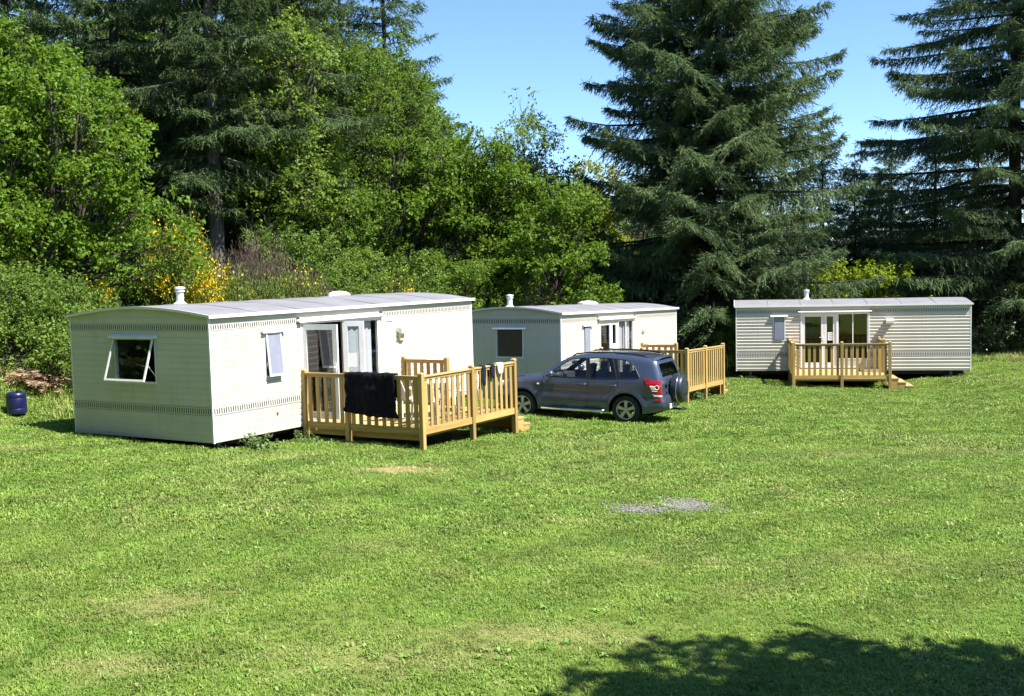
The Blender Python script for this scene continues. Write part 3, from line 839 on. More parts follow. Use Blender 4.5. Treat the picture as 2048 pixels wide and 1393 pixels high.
for sgn in (1, -1):
    m = MB(); m.add([(X3(x), sgn * sideY(x, z), z) for x, z in SV], [f if sgn > 0 else f[::-1] for f in SF])
    sidep = m.build('side_panel', MT['paint'], car); auto_smooth(sidep, 50)
    # glazing slightly inside
    for i, w in enumerate(WINS):
        cx = sum(p[0] for p in w) / len(w); cz = sum(p[1] for p in w) / len(w)
        gw = [(cx + (x - cx) * 1.02, cz + (z - cz) * 1.02) for x, z in w]
        m = MB(); m.add([(X3(x), sgn * (sideY(x, z) - 0.012), z) for x, z in gw], [tuple(range(len(gw)))])
        m.build('side_window', MT['carglass'] if i == 0 else MT['darkglass'], car)
        # rubber surround
        m = MB(); lp = densify(w, 0.08); m.tube([(X3(x), sgn * (sideY(x, z) + 0.0), z) for x, z in lp + lp[:1]], 0.011, 5, cap=False)
        m.build('window_seal', MT['black'], car)
    # dark pillars between the glass
    for lo, hi in (((2.47, 1.085), (2.40, 1.565)), ((3.21, 1.10), (3.08, 1.568))):
        nx = {2.47: (2.545, 2.485), 3.21: (3.285, 3.16)}[lo[0]]
        P = []
        for k in range(7):
            t = k / 6; z = lo[1] + (hi[1] - lo[1]) * t; xa = lo[0] + (hi[0] - lo[0]) * t; xb = nx[0] + (nx[1] - nx[0]) * t
            P.append([(X3(xa), sgn * (sideY(xa, z) + 0.004), z), (X3(xb), sgn * (sideY(xb, z) + 0.004), z)])
        m = MB(); m.grid(P); m.build('door_pillar', MT['black'], car)
    # door gaps
    def seam(pts):
        m = MB(); m.tube([(X3(x), sgn * (sideY(x, z) + 0.0005), z) for x, z in densify(pts, 0.05, False)], 0.0045, 4); m.build('door_gap', MT['black'], car)
    seam([(1.36, 1.12), (1.33, 0.85), (1.30, 0.50), (1.36, 0.31)]); seam([(2.51, 1.08), (2.50, 0.70), (2.46, 0.31)]); seam([(3.25, 1.09), (3.24, 0.85), (3.10, 0.72), (2.99, 0.55), (2.96, 0.31)])
    seam([(1.30, 0.535), (2.47, 0.535)]); seam([(2.50, 0.535), (2.98, 0.535)]); seam([(3.88, 0.66), (4.05, 0.68), (4.20, 0.70)])
    for hx in (2.36, 3.12):
        m = MB(); m.tube([(X3(hx - 0.10), sgn * (sideY(hx, 0.93) + 0.012), 0.925), (X3(hx - 0.03), sgn * (sideY(hx, 0.93) + 0.036), 0.932), (X3(hx + 0.07), sgn * (sideY(hx, 0.93) + 0.034), 0.936), (X3(hx + 0.11), sgn * (sideY(hx, 0.93) + 0.01), 0.94)], [0.014, 0.019, 0.019, 0.012], 8)
        m.build('door_handle', MT['paint'], car, smooth=True)
    # wheel-arch lining
    for cx in (XF, XR):
        P = [[(X3(cx + (RA + 0.004) * math.cos(a)), sgn * yy, ZW + (RA + 0.004) * math.sin(a)) for yy in (0.90 - 0.03, 0.55)] for a in np.linspace(al, math.pi - al, 15)]
        m = MB(); m.grid(P); m.add([(X3(cx + (RA + .01) * math.cos(a)), sgn * 0.55, ZW + (RA + .01) * math.sin(a)) for a in np.linspace(al, math.pi - al, 15)], [tuple(range(15))]); m.build('arch_liner', MT['black'], car)
    # sill + step bar
    m = MB(); m.tube([(X3(1.28), sgn * 0.90, 0.33), (X3(1.36), sgn * 0.955, 0.31), (X3(2.2), sgn * 0.96, 0.305), (X3(2.86), sgn * 0.955, 0.305), (X3(2.95), sgn * 0.90, 0.33)], 0.032, 10); m.build('side_step', MT['chrome'], car, smooth=True)
    m = MB(); m.box(X3(1.5), X3(1.95), sgn * 0.93, sgn * 0.985, 0.336, 0.342); m.box(X3(2.35), X3(2.75), sgn * 0.93, sgn * 0.985, 0.336, 0.342); m.build('step_pad', MT['black'], car)
    # mirror
    m = MB(); m.lathe([(0.001, -0.075), (0.06, -0.07), (0.095, -0.03), (0.10, 0.01), (0.09, 0.05), (0.001, 0.055)], (0, 0, 0), 14, 'x')
    m.v = [Vector((X3(1.60) + v.x, sgn * (0.99 + v.y * 1.05), 1.17 + v.z * 0.85)) for v in m.v]; mi = m.build('door_mirror', MT['paint'], car, smooth=True)
    m = MB(); m.tube([(X3(1.58), sgn * 0.84, 1.11), (X3(1.58), sgn * 0.93, 1.13)], 0.03, 8); m.build('mirror_arm', MT['black'], mi)
    # roof rail
    m = MB(); m.tube([(X3(2.02), sgn * 0.60, 1.60), (X3(2.12), sgn * 0.615, 1.66), (X3(2.5), sgn * 0.62, 1.70), (X3(3.0), sgn * 0.62, 1.705), (X3(3.5), sgn * 0.615, 1.69), (X3(3.82), sgn * 0.605, 1.65), (X3(3.9), sgn * 0.60, 1.60)], 0.017, 8); m.build('roof_rail', MT['black'], car, smooth=True)
    # tail lamp: wraps the rear corner
    LP = [(3.87, 1.13), (4.0, 1.12), (4.12, 1.10), (4.25, 1.09), (4.275, 0.95), (4.285, 0.82), (4.29, 0.74), (4.17, 0.75), (4.08, 0.78), (4.02, 0.86), (3.96, 0.96), (3.91, 1.05)]
    V, F = fill2d(densify(LP, 0.03), [], 0.035)
    m = MB(); m.add([(X3(x + 0.012 * (x > 4.2)), sgn * (sideY(x, z) + 0.014), z) for x, z in V], F); tl = m.build('tail_light', MT['red'], car); auto_smooth(tl, 50)
    m = MB()
    for (x0, z0, x1, z1) in ((4.03, 0.95, 4.14, 0.94), (4.04, 0.92, 4.15, 0.91), (4.06, 0.89, 4.16, 0.88), (4.08, 0.84, 4.2, 0.83)):
        m.tube([(X3(x), sgn * (sideY(x, z) + 0.016), z) for x, z in ((x0, z0), ((x0 + x1) / 2, (z0 + z1) / 2), (x1, z1))], 0.011, 6)
    lc = [(4.19 + 0.045 * math.cos(a), 0.92 + 0.05 * math.sin(a)) for a in np.linspace(0, 6.283, 14)]
    m.tube([(X3(x), sgn * (sideY(min(x, 4.27), z) + 0.018), z) for x, z in lc], 0.009, 6, cap=False)
    m.build('lamp_reflector', MT['lens'], tl)
    m = MB()
    V, F = fill2d(densify([(4.08, 0.775), (4.17, 0.745), (4.29, 0.735), (4.292, 0.70), (4.12, 0.705)], 0.03), [], 0.04)
    m.add([(X3(x + 0.012 * (x > 4.2)), sgn * (sideY(x, z) + 0.015), z) for x, z in V], F); m.build('reversing_light', MT['lens'], tl)
    m = MB()
    V, F = fill2d(densify([(4.13, 0.66), (4.30, 0.66), (4.31, 0.60), (4.15, 0.60)], 0.03), [], 0.04)
    m.add([(X3(x), sgn * (sideY(x, z) + 0.01), z) for x, z in V], F); m.build('fog_light', MT['red'], car)
    # front lamp + side repeater
    LP = [(0.09, 0.80), (0.12, 0.90), (0.28, 0.95), (0.42, 0.955), (0.36, 0.86), (0.2, 0.80)]
    V, F = fill2d(densify(LP, 0.04), [], 0.05)
    m = MB(); m.add([(X3(x), sgn * (sideY(x, z) + 0.008), z) for x, z in V], F); m.build('headlight', MT['lens'], car)
    m = MB(); m.lathe([(0.001, 0.012), (0.016, 0.009), (0.02, 0)], (0, 0, 0), 10, 'y'); m.v = [Vector((X3(1.22) + v.x * 1.8, sgn * (sideY(1.22, 0.90) + v.y), 0.90 + v.z)) for v in m.v]; m.build('side_repeater', MT['lens'], car)

# surfaces that run across the car, following the outline
def across(i0, i1, name, mat, bulge=0.03, inset=0.0, ny=12, lift=0.0, par=None, t0=0.0, t1=1.0):
    seg = densify(OUT[i0:i1 + 1], 0.06, False)
    k0, k1 = int(t0 * (len(seg) - 1)), int(t1 * (len(seg) - 1)); seg = seg[k0:k1 + 1]
    P = []
    for j, (x, z) in enumerate(seg):
        a, b = seg[max(0, j - 1)], seg[min(len(seg) - 1, j + 1)]
        tx, tz = b[0] - a[0], b[1] - a[1]; ln = math.hypot(tx, tz) or 1
        nx, nz = -tz / ln, tx / ln           # outward for an outline running front->top->rear
        hw = halfw(x, z) - 0.055 - inset; row = []
        for q in range(ny + 1):
            v = -1 + 2 * q / ny; bb = bulge * (1 - abs(v) ** 2.4) + lift
            row.append((X3(x + nx * bb), v * hw, z + nz * bb))
        P.append(row)
    m = MB(); m.grid(P); return m.build(name, mat, par or car, smooth=True)
across(0, 6, 'front_bumper', MT['clad'], 0.05)
across(6, 11, 'bonnet', MT['paint'], 0.03)
across(11, 15, 'windscreen', MT['carglass'], 0.03)
across(15, 22, 'roof', MT['paint'], 0.035)
across(22, 23, 'roof_spoiler', MT['paint'], 0.05, -0.0, lift=0.012)
across(26, 29, 'tailgate', MT['paint'], 0.02)
across(23, 26, 'rear_window_frame', MT['paint'], 0.012, 0.0, ny=12)
car.children[-1].data  # keep order
# the rear window: cut the frame faces out of the middle, glass set in
rw = car.children[-1] if car.children[-1].name.startswith('rear_window_frame') else [c for c in car.children if c.name.startswith('rear_window_frame')][0]
bm = bmesh.new(); bm.from_mesh(rw.data)
zmin, zmax = 1.13, 1.49
kill = [f for f in bm.faces if zmin < f.calc_center_median().z < zmax and abs(f.calc_center_median().y) < 0.60]
bmesh.ops.delete(bm, geom=kill, context='FACES'); bm.to_mesh(rw.data); bm.free()
across(23, 26, 'rear_window', MT['darkglass'], 0.008, 0.10, lift=-0.004)
across(29, 34, 'rear_bumper', MT['clad'], 0.05)
# floor pan + bulkheads
m = MB(); m.box(X3(0.25), X3(4.15), -0.54, 0.54, 0.27, 0.34); m.box(X3(1.24), X3(3.0), -0.82, 0.82, 0.28, 0.33); m.build('floor_pan', MT['black'], car)
m = MB(); m.box(X3(1.15), X3(1.55), -0.72, 0.72, 0.75, 1.09); m.build('dashboard', MT['seat'], car)
m = MB(); P = [(X3(1.62) + 0.02 * math.cos(a) * 0 + 0.06 * math.sin(a), 0.36 + 0.18 * math.cos(a), 1.05 + 0.17 * math.sin(a)) for a in np.linspace(0, 6.283, 20)]; m.tube(P, 0.014, 6, cap=False); m.build('steering_wheel', MT['black'], car)
for sx, sy in ((2.25, 0.38), (2.25, -0.38), (3.1, 0.40), (3.1, -0.40)):
    m = MB(); m.box(X3(sx - 0.45), X3(sx + 0.05), sy - 0.25, sy + 0.25, 0.45, 0.66)
    m.prism([(sx - 0.05, 0.62), (sx + 0.09, 0.62), (sx + 0.22, 1.20), (sx + 0.13, 1.21)], lambda u, v, w: (X3(u), w, v), sy - 0.24, sy + 0.24)
    m.prism([(sx + 0.135, 1.23), (sx + 0.225, 1.22), (sx + 0.25, 1.40), (sx + 0.16, 1.41)], lambda u, v, w: (X3(u), w, v), sy - 0.13, sy + 0.13)
    m.build('seat', MT['seat'], car)
# wheels
def wheel(cx, cyy, sgn):
    org = (X3(cx), cyy, ZW)
    m = MB(); m.lathe([(0.215, -0.10), (0.29, -0.112), (0.335, -0.10), (0.349, -0.07), (0.350, 0.0), (0.349, 0.07), (0.335, 0.10), (0.29, 0.112), (0.225, 0.10), (0.215, 0.06)], org, 36, 'y')
    w = m.build('wheel', MT['rubber'], car, smooth=True); w['label'] = 'wheel with a black tyre and five-spoke alloy rim'
    m = MB(); m.lathe([(0.224, -0.10), (0.228, 0.105), (0.214, 0.108), (0.205, 0.09), (0.205, -0.08)], org, 36, 'y')
    yo = 0.085 * sgn
    for k in range(5):
        a = 2 * math.pi * k / 5 + 0.3
        def pt(r, da, y): return (org[0] + r * math.cos(a + da), org[1] + y, org[2] + r * math.sin(a + da))
        v = [pt(0.05, -0.75, yo), pt(0.05, 0.75, yo), pt(0.13, 0.26, yo * 1.02), pt(0.212, 0.235, yo * 0.95), pt(0.212, -0.235, yo * 0.95), pt(0.13, -0.26, yo * 1.02)]
        v2 = [(p[0], p[1] - 0.03 * sgn, p[2]) for p in v]
        m.add(v + v2, [(0, 1, 2, 3, 4, 5), (11, 10, 9, 8, 7, 6)] + [(i, (i + 1) % 6, 6 + (i + 1) % 6, 6 + i) for i in range(6)])
    m.lathe([(0.001, yo * 1.12), (0.034, yo * 1.10), (0.04, yo * 0.9)], org, 16, 'y')
    m.build('rim', MT['alloy'], w)
    m = MB(); m.lathe([(0.001, yo * 0.4), (0.15, yo * 0.4), (0.15, yo * 0.3)], org, 24, 'y'); m.build('brake_disc', MT['chassis'], w)
    m = MB()
    for k in range(5):
        a = 2 * math.pi * (k + 0.5) / 5 + 0.3; m.lathe([(0.001, yo * 1.05), (0.011, yo * 1.05), (0.011, yo)], (org[0] + 0.057 * math.cos(a), org[1], org[2] + 0.057 * math.sin(a)), 8, 'y')
    m.build('wheel_nuts', MT['black'], w)
for cx in (XF, XR):
    for sgn in (1, -1): wheel(cx, sgn * 0.775, sgn)
# spare wheel in a hard cover on the tail gate
sc_ = (X3(4.36), 0.06, 0.84)
m = MB(); m.lathe([(0.001, -0.285), (0.20, -0.28), (0.30, -0.262), (0.335, -0.23), (0.350, -0.14), (0.352, -0.06), (0.34, 0.0), (0.001, 0.0)], (0, 0, 0), 40, 'x')
m.v = [v + Vector(sc_) for v in m.v]; sp = m.build('spare_wheel_cover', pmat('cover_plastic', (0.020, 0.026, 0.036), (0.016, 0.021, 0.03), 9.0, rough=0.4, spec=0.4), car); auto_smooth(sp, 40)
m = MB(); m.lathe([(0.352, -0.150), (0.356, -0.146), (0.356, -0.136), (0.352, -0.132)], sc_, 40, 'x'); m.build('cover_ring', MT['chrome'], sp, smooth=True)
m = MB(); m.box(sc_[0] - 0.295, sc_[0] - 0.27, sc_[1] - 0.14, sc_[1] + 0.14, 0.70, 0.728); m.build('cover_slot', MT['black'], sp)
m = MB(); m.tube([(sc_[0] - 0.287 + 0.015 * (abs(y) / 0.2) ** 2, sc_[1] + y, 0.98) for y in np.linspace(-0.2, 0.2, 9)], 0.005, 5); m.build('cover_line', MT['chrome'], sp)
# plate, tow bar, badges, gate handle, wiper
m = MB(); m.box(X3(4.40), X3(4.375), -0.02, 0.50 - 0.0, 0.395, 0.50); npb = m.build('number_plate', MT['paper'], car)
m = MB()
for i, wd in enumerate((0.035, 0.03, 0.04, 0.02, 0.035, 0.03, 0.035)):
    y = 0.04 + i * 0.06; m.box(X3(4.4005), X3(4.4025), y, y + wd, 0.42, 0.48)
m.build('plate_characters', MT['ink'], npb)
m = MB(); P = [(X3(4.52 + 0.10 * math.cos(a)), -0.05 + 0.13 * math.sin(a), 0.33) for a in np.linspace(0, 6.283, 22)]; m.tube(P, 0.018, 8, cap=False); m.tube([(X3(4.2), -0.05, 0.32), (X3(4.42), -0.05, 0.33)], 0.025, 8); m.build('tow_hook', MT['black'], car, smooth=True)
m = MB(); m.tube([(X3(4.0), -0.5, 0.26), (X3(4.3), -0.5, 0.25)], 0.03, 10); m.build('exhaust_pipe', MT['chrome'], car, smooth=True)
m = MB(); m.tube([(X3(3.44), -0.75, 0.33), (X3(3.44), 0.75, 0.33)], 0.05, 10); m.tube([(X3(0.8), -0.75, 0.33), (X3(0.8), 0.75, 0.33)], 0.04, 10); m.build('axle', MT['chassis'], car)
m = MB(); m.box(X3(4.325), X3(4.312), 0.50, 0.60, 0.985, 1.01); m.box(X3(4.325), X3(4.312), 0.47, 0.60, 0.78, 0.795); m.box(X3(4.325), X3(4.312), 0.50, 0.60, 0.755, 0.765); m.build('tail_badge', MT['chrome'], car)
m = MB(); m.box(X3(4.34), X3(4.30), 0.46, 0.60, 0.93, 0.965); m.build('gate_handle', MT['black'], car)
m = MB(); m.tube([(X3(4.28), -0.15, 1.14), (X3(4.235), 0.18, 1.22), (X3(4.215), 0.42, 1.25)], 0.010, 6); m.build('rear_wiper', MT['black'], car)
m = MB(); m.tube([(X3(3.85), 0.0, 1.64), (X3(4.0), 0.0, 1.80)], [0.007, 0.003], 6); m.build('roof_aerial', MT['black'], car)
m = MB(); m.tube([(X3(1.80), 0.0, 1.46), (X3(1.80), 0.0, 1.40)], 0.01, 6); m.box(X3(1.83), X3(1.79), -0.12, 0.12, 1.36, 1.42); m.build('inner_mirror', MT['black'], car)

car.scale = (1.0, 1.0, 0.965)
# ---------------------------------------------------------------- foliage
def leafmat(name, a, b, trans=0.35, rough=0.55, spec=0.25, nscale=0.5, hi=None):
    m, t, out = nodemat(name)
    at = N(t, 'ShaderNodeAttribute', attribute_name='tone')
    ge = N(t, 'ShaderNodeNewGeometry')
    nz = ramp(t, noise_out(t, ge.outputs['Position'], nscale, 3.0), 0.3, 0.7)
    c = mixrgb(t, at.outputs['Fac'], a, b)
    c2 = mixrgb(t, nz, tuple(x * 0.82 for x in a), b)
    c = mixrgb(t, 0.4, c, c2)
    if hi:
        gt = N(t, 'ShaderNodeMath', operation='GREATER_THAN'); gt.inputs[1].default_value = 1.5
        t.links.new(at.outputs['Fac'], gt.inputs[0]); c = mixrgb(t, gt.outputs[0], c, hi)
    p = N(t, 'ShaderNodeBsdfPrincipled', Roughness=rough); p.inputs['Specular IOR Level'].default_value = spec
    t.links.new(c, p.inputs['Base Color'])
    tr = N(t, 'ShaderNodeBsdfTranslucent')
    tc = mixrgb(t, 0.5, c, (b[0] * 1.5, b[1] * 1.5, b[2] * 0.8)) if not hi else c
    t.links.new(tc, tr.inputs['Color'])
    mx = N(t, 'ShaderNodeMixShader', Fac=trans)
    t.links.new(p.outputs['BSDF'], mx.inputs[1]); t.links.new(tr.outputs['BSDF'], mx.inputs[2])
    t.links.new(mx.outputs['Shader'], out.inputs['Surface'])
    return m
LM = {
    'spruce': leafmat('spruce_needles', (0.046, 0.088, 0.046), (0.150, 0.212, 0.090), 0.24, 0.6, 0.12),
    'fir': leafmat('fir_needles', (0.036, 0.066, 0.030), (0.110, 0.165, 0.055), 0.22, 0.6, 0.12),
    'larch': leafmat('larch_needles', (0.06, 0.11, 0.03), (0.12, 0.18, 0.05), 0.3),
    'hazel': leafmat('hazel_leaves', (0.078, 0.168, 0.018), (0.178, 0.282, 0.032), 0.4),
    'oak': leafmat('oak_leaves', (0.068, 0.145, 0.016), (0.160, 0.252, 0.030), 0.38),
    'wood': leafmat('shaded_oak_leaves', (0.058, 0.124, 0.018), (0.148, 0.232, 0.034), 0.38),  # a somewhat darker leaf green for the tall oaks
    'birch': leafmat('birch_leaves', (0.115, 0.20, 0.03), (0.20, 0.29, 0.05), 0.4),
    'lime': leafmat('lime_leaves', (0.14, 0.215, 0.014), (0.26, 0.335, 0.025), 0.4),
    'gold': leafmat('yellowing_leaves', (0.16, 0.21, 0.03), (0.28, 0.30, 0.05), 0.4),
    'dark': leafmat('laurel_leaves', (0.02, 0.04, 0.014), (0.045, 0.075, 0.024), 0.2, 0.35, 0.4),  # understorey shade under the spruces is put into this dark leaf colour
    'bramble': leafmat('bramble_leaves', (0.08, 0.155, 0.022), (0.17, 0.255, 0.045), 0.3),
    'broom': leafmat('broom_foliage', (0.10, 0.155, 0.03), (0.18, 0.24, 0.05), 0.25, hi=(0.78, 0.56, 0.015)),
    'dead': leafmat('dead_twigs', (0.10, 0.072, 0.055), (0.17, 0.13, 0.10), 0.1),
    'straw': leafmat('dry_fronds', (0.34, 0.21, 0.15), (0.55, 0.40, 0.29), 0.25),
    'weed': leafmat('weed_leaves', (0.09, 0.15, 0.05), (0.17, 0.24, 0.09), 0.3),
}
BARK = pmat('bark', (0.085, 0.07, 0.062), (0.04, 0.033, 0.03), 3.0, rough=0.9, spec=0.1, stretch=(5, 5, 0.8), bump=0.6, bscale=6.0)
BARKG = pmat('grey_bark', (0.16, 0.14, 0.12), (0.075, 0.065, 0.055), 3.0, rough=0.9, spec=0.1, stretch=(5, 5, 0.8), bump=0.5, bscale=6.0)

def unit(a): return a / np.maximum(np.linalg.norm(a, axis=-1, keepdims=True), 1e-9)
def rvec(n): return unit(rng.normal(size=(n, 3)))

def arr_mesh(name, V, k, tone, mat, parent=None):
    """V (n*k,3) faces of k verts each"""
    n = len(V) // k
    me = bpy.data.meshes.new(name)
    me.vertices.add(len(V)); me.vertices.foreach_set('co', np.ascontiguousarray(V, np.float32).ravel())
    me.loops.add(len(V)); me.loops.foreach_set('vertex_index', np.arange(len(V), dtype=np.int32))
    me.polygons.add(n); me.polygons.foreach_set('loop_start', np.arange(0, n * k, k, dtype=np.int32))
    me.polygons.foreach_set('loop_total', np.full(n, k, np.int32))
    at = me.attributes.new('tone', 'FLOAT', 'FACE'); at.data.foreach_set('value', np.ascontiguousarray(tone, np.float32))
    me.materials.append(mat)
    me.update(calc_edges=True)
    o = bpy.data.objects.new(name, me)
    return link(o, parent)

def leaf_quads(P, D, Nn, ln, wd):
    S = unit(np.cross(D, Nn)); ln = np.asarray(ln)[:, None]; wd = np.asarray(wd)[:, None]
    fold = np.cross(S, D) * (0.12 * ln)
    V = np.empty((len(P), 4, 3))
    V[:, 0] = P; V[:, 1] = P + D * ln * 0.45 + S * wd * 0.5 + fold; V[:, 2] = P + D * ln; V[:, 3] = P + D * ln * 0.45 - S * wd * 0.5 + fold
    return V.reshape(-1, 3)
def leaf_tris(P, D, Nn, ln, wd):
    S = unit(np.cross(D, Nn)); ln = np.asarray(ln)[:, None]; wd = np.asarray(wd)[:, None]
    V = np.empty((len(P), 3, 3))
    V[:, 0] = P + S * wd * 0.5; V[:, 1] = P + D * ln; V[:, 2] = P - S * wd * 0.5
    return V.reshape(-1, 3)

def nz3(p, s): return mnoise.noise(Vector((p[0] * s, p[1] * s, p[2] * s)))

def lobes_for(center, rad, n, lobe, seed, squash=1.0):
    """lobe centres filling an ellipsoid envelope"""
    r = random.Random(seed); out = []
    k = 0
    while len(out) < n and k < 4000:
        k += 1
        v = Vector((r.uniform(-1, 1), r.uniform(-1, 1), r.uniform(-1, 1)))
        if v.length > 1 or v.length < 0.35: continue
        p = Vector((center[0] + v.x * rad[0], center[1] + v.y * rad[1], center[2] + v.z * rad[2]))
        lr = lobe * r.uniform(0.65, 1.25) * (1.1 - 0.35 * max(0, v.z))
        if all((p - q).length > 0.68 * (lr + lq) for q, lq in out): out.append((p, lr))
    return out

def leaf_cloud(lobes, per, leaves, lsize, seed, up=0.35, gapn=0.55, flat=0.55, twig=0.42):
    """twigs scattered through the shell of every lobe, leaves along each twig"""
    rg = np.random.default_rng(seed)
    Ps, Ds = [], []
    for c, lr in lobes:
        n = int(per * lr * lr)
        v = unit(rg.normal(size=(n, 3))); rr = lr * (0.35 + 0.65 * rg.random(n) ** 0.45)
        v[:, 2] *= flat
        p = np.array(c)[None] + v * rr[:, None]
        keep = np.array([nz3((q[0], q[1], q[2] * 1.6), 1.15) + 0.5 * nz3(q, 2.9) for q in p]) > 0.12 - gapn * 0.35
        p = p[keep]; v = v[keep]
        d = unit(v * 0.9 + rg.normal(size=v.shape) * 0.55 + np.array([0, 0, up * 0.5]))
        Ps.append(p); Ds.append(d)
    P = np.concatenate(Ps); D = np.concatenate(Ds); n = len(P)
    s = rg.random((n, leaves)) * twig
    droop = np.array([0, 0, -1.0])
    pos = P[:, None] + D[:, None] * s[..., None] + droop * (0.25 * s ** 2)[..., None] + rg.normal(size=(n, leaves, 3)) * 0.03
    ld = unit(D[:, None] * 0.6 + rg.normal(size=(n, leaves, 3)) * 0.8 + np.array([0, 0, -0.15]))
    nn = unit(rg.normal(size=(n, leaves, 3)) * 0.55 + np.array([0, 0, 1.0]) + D[:, None] * 0.3)
    ln = lsize * (0.65 + 0.6 * rg.random((n, leaves)))
    tw = np.repeat(rg.random((n, 1)), leaves, 1)
    tone = np.clip(0.55 * tw + 0.45 * rg.random((n, leaves)), 0, 1)
    f = lambda a: a.reshape(-1, a.shape[-1])
    return leaf_quads(f(pos), f(ld), f(nn), ln.ravel(), ln.ravel() * 0.62), tone.ravel()

def limb_path(a, b, sag=0.0, n=6, wob=0.12, seed=0):
    r = random.Random(seed); a, b = Vector(a), Vector(b); out = []
    L = (b - a).length
    for i in range(n + 1):
        t = i / n; p = a.lerp(b, t) + Vector((r.uniform(-1, 1), r.uniform(-1, 1), r.uniform(-1, 1))) * wob * L * 0.25 * math.sin(t * math.pi)
        p.z += sag * L * math.sin(t * math.pi)
        out.append(p)
    return out

def broadleaf(name, base, height, center, rad, nl, lobe, per, leaves, lsize, mat, label, cat='tree', seed=1, tr=0.16, stems=1, group=None, bark=None, extra=(), gapn=0.55, twig=0.42, trunk_name='trunk', lean=0.0):
    t = empty(name, base); tag(t, label, cat, group)
    r = random.Random(seed)
    lobes = lobes_for(center, rad, nl, lobe, seed) + [(Vector(c), q) for c, q in extra]
    tk = MB(); tops = []
    for k in range(stems):
        a = 2 * math.pi * k / max(1, stems) + r.random()
        off = Vector((math.cos(a), math.sin(a), 0)) * (0.0 if stems == 1 else 0.35)
        tp = Vector((center[0] * 0.6, center[1] * 0.6, 0)) + off * (1 + 1.2 * (stems > 1)) * 1.5 + Vector((lean, 0, height * 0.86))
        pth = limb_path(off + Vector((0, 0, -0.25)), tp, 0, 9, 0.12, seed + k)
        rr = [tr * (1.25 if i == 0 else 1) * (1 - 0.86 * i / 9) for i in range(10)]
        tk.tube(pth, rr, 8); tops.append((pth, rr))
    for i, (c, lr) in enumerate(lobes):
        pth, rr = tops[i % len(tops)]
        cand = [(abs((p - c).length - (c.z - p.z) * 1.2) + (3 if p.z > c.z - 0.2 * lr else 0), j) for j, p in enumerate(pth[2:-1])]
        j = min(cand)[1] + 2
        lp = limb_path(pth[j], c, -0.06, 6, 0.22, seed * 31 + i); r0 = min(rr[j] * 0.6, 0.05 + 0.028 * lr)
        tk.tube(lp, [r0 * (1 - 0.8 * q / 6) for q in range(7)], 6)
        for q in range(5):
            v = Vector((r.uniform(-1, 1), r.uniform(-1, 1), r.uniform(-0.5, 1))).normalized() * lr * 0.85
            st = lp[3 + q % 3]
            tk.tube(limb_path(st, c + v, 0, 3, 0.2, seed + 77 * i + q), [r0 * 0.38, r0 * 0.28, r0 * 0.18, 0.006], 4, cap=False)
    tk.build(trunk_name, bark or BARK, t, smooth=True)
    V, tone = leaf_cloud(lobes, per, leaves, lsize, seed, gapn=gapn, twig=twig)
    arr_mesh('crown', V, 4, tone, mat, t)
    return t

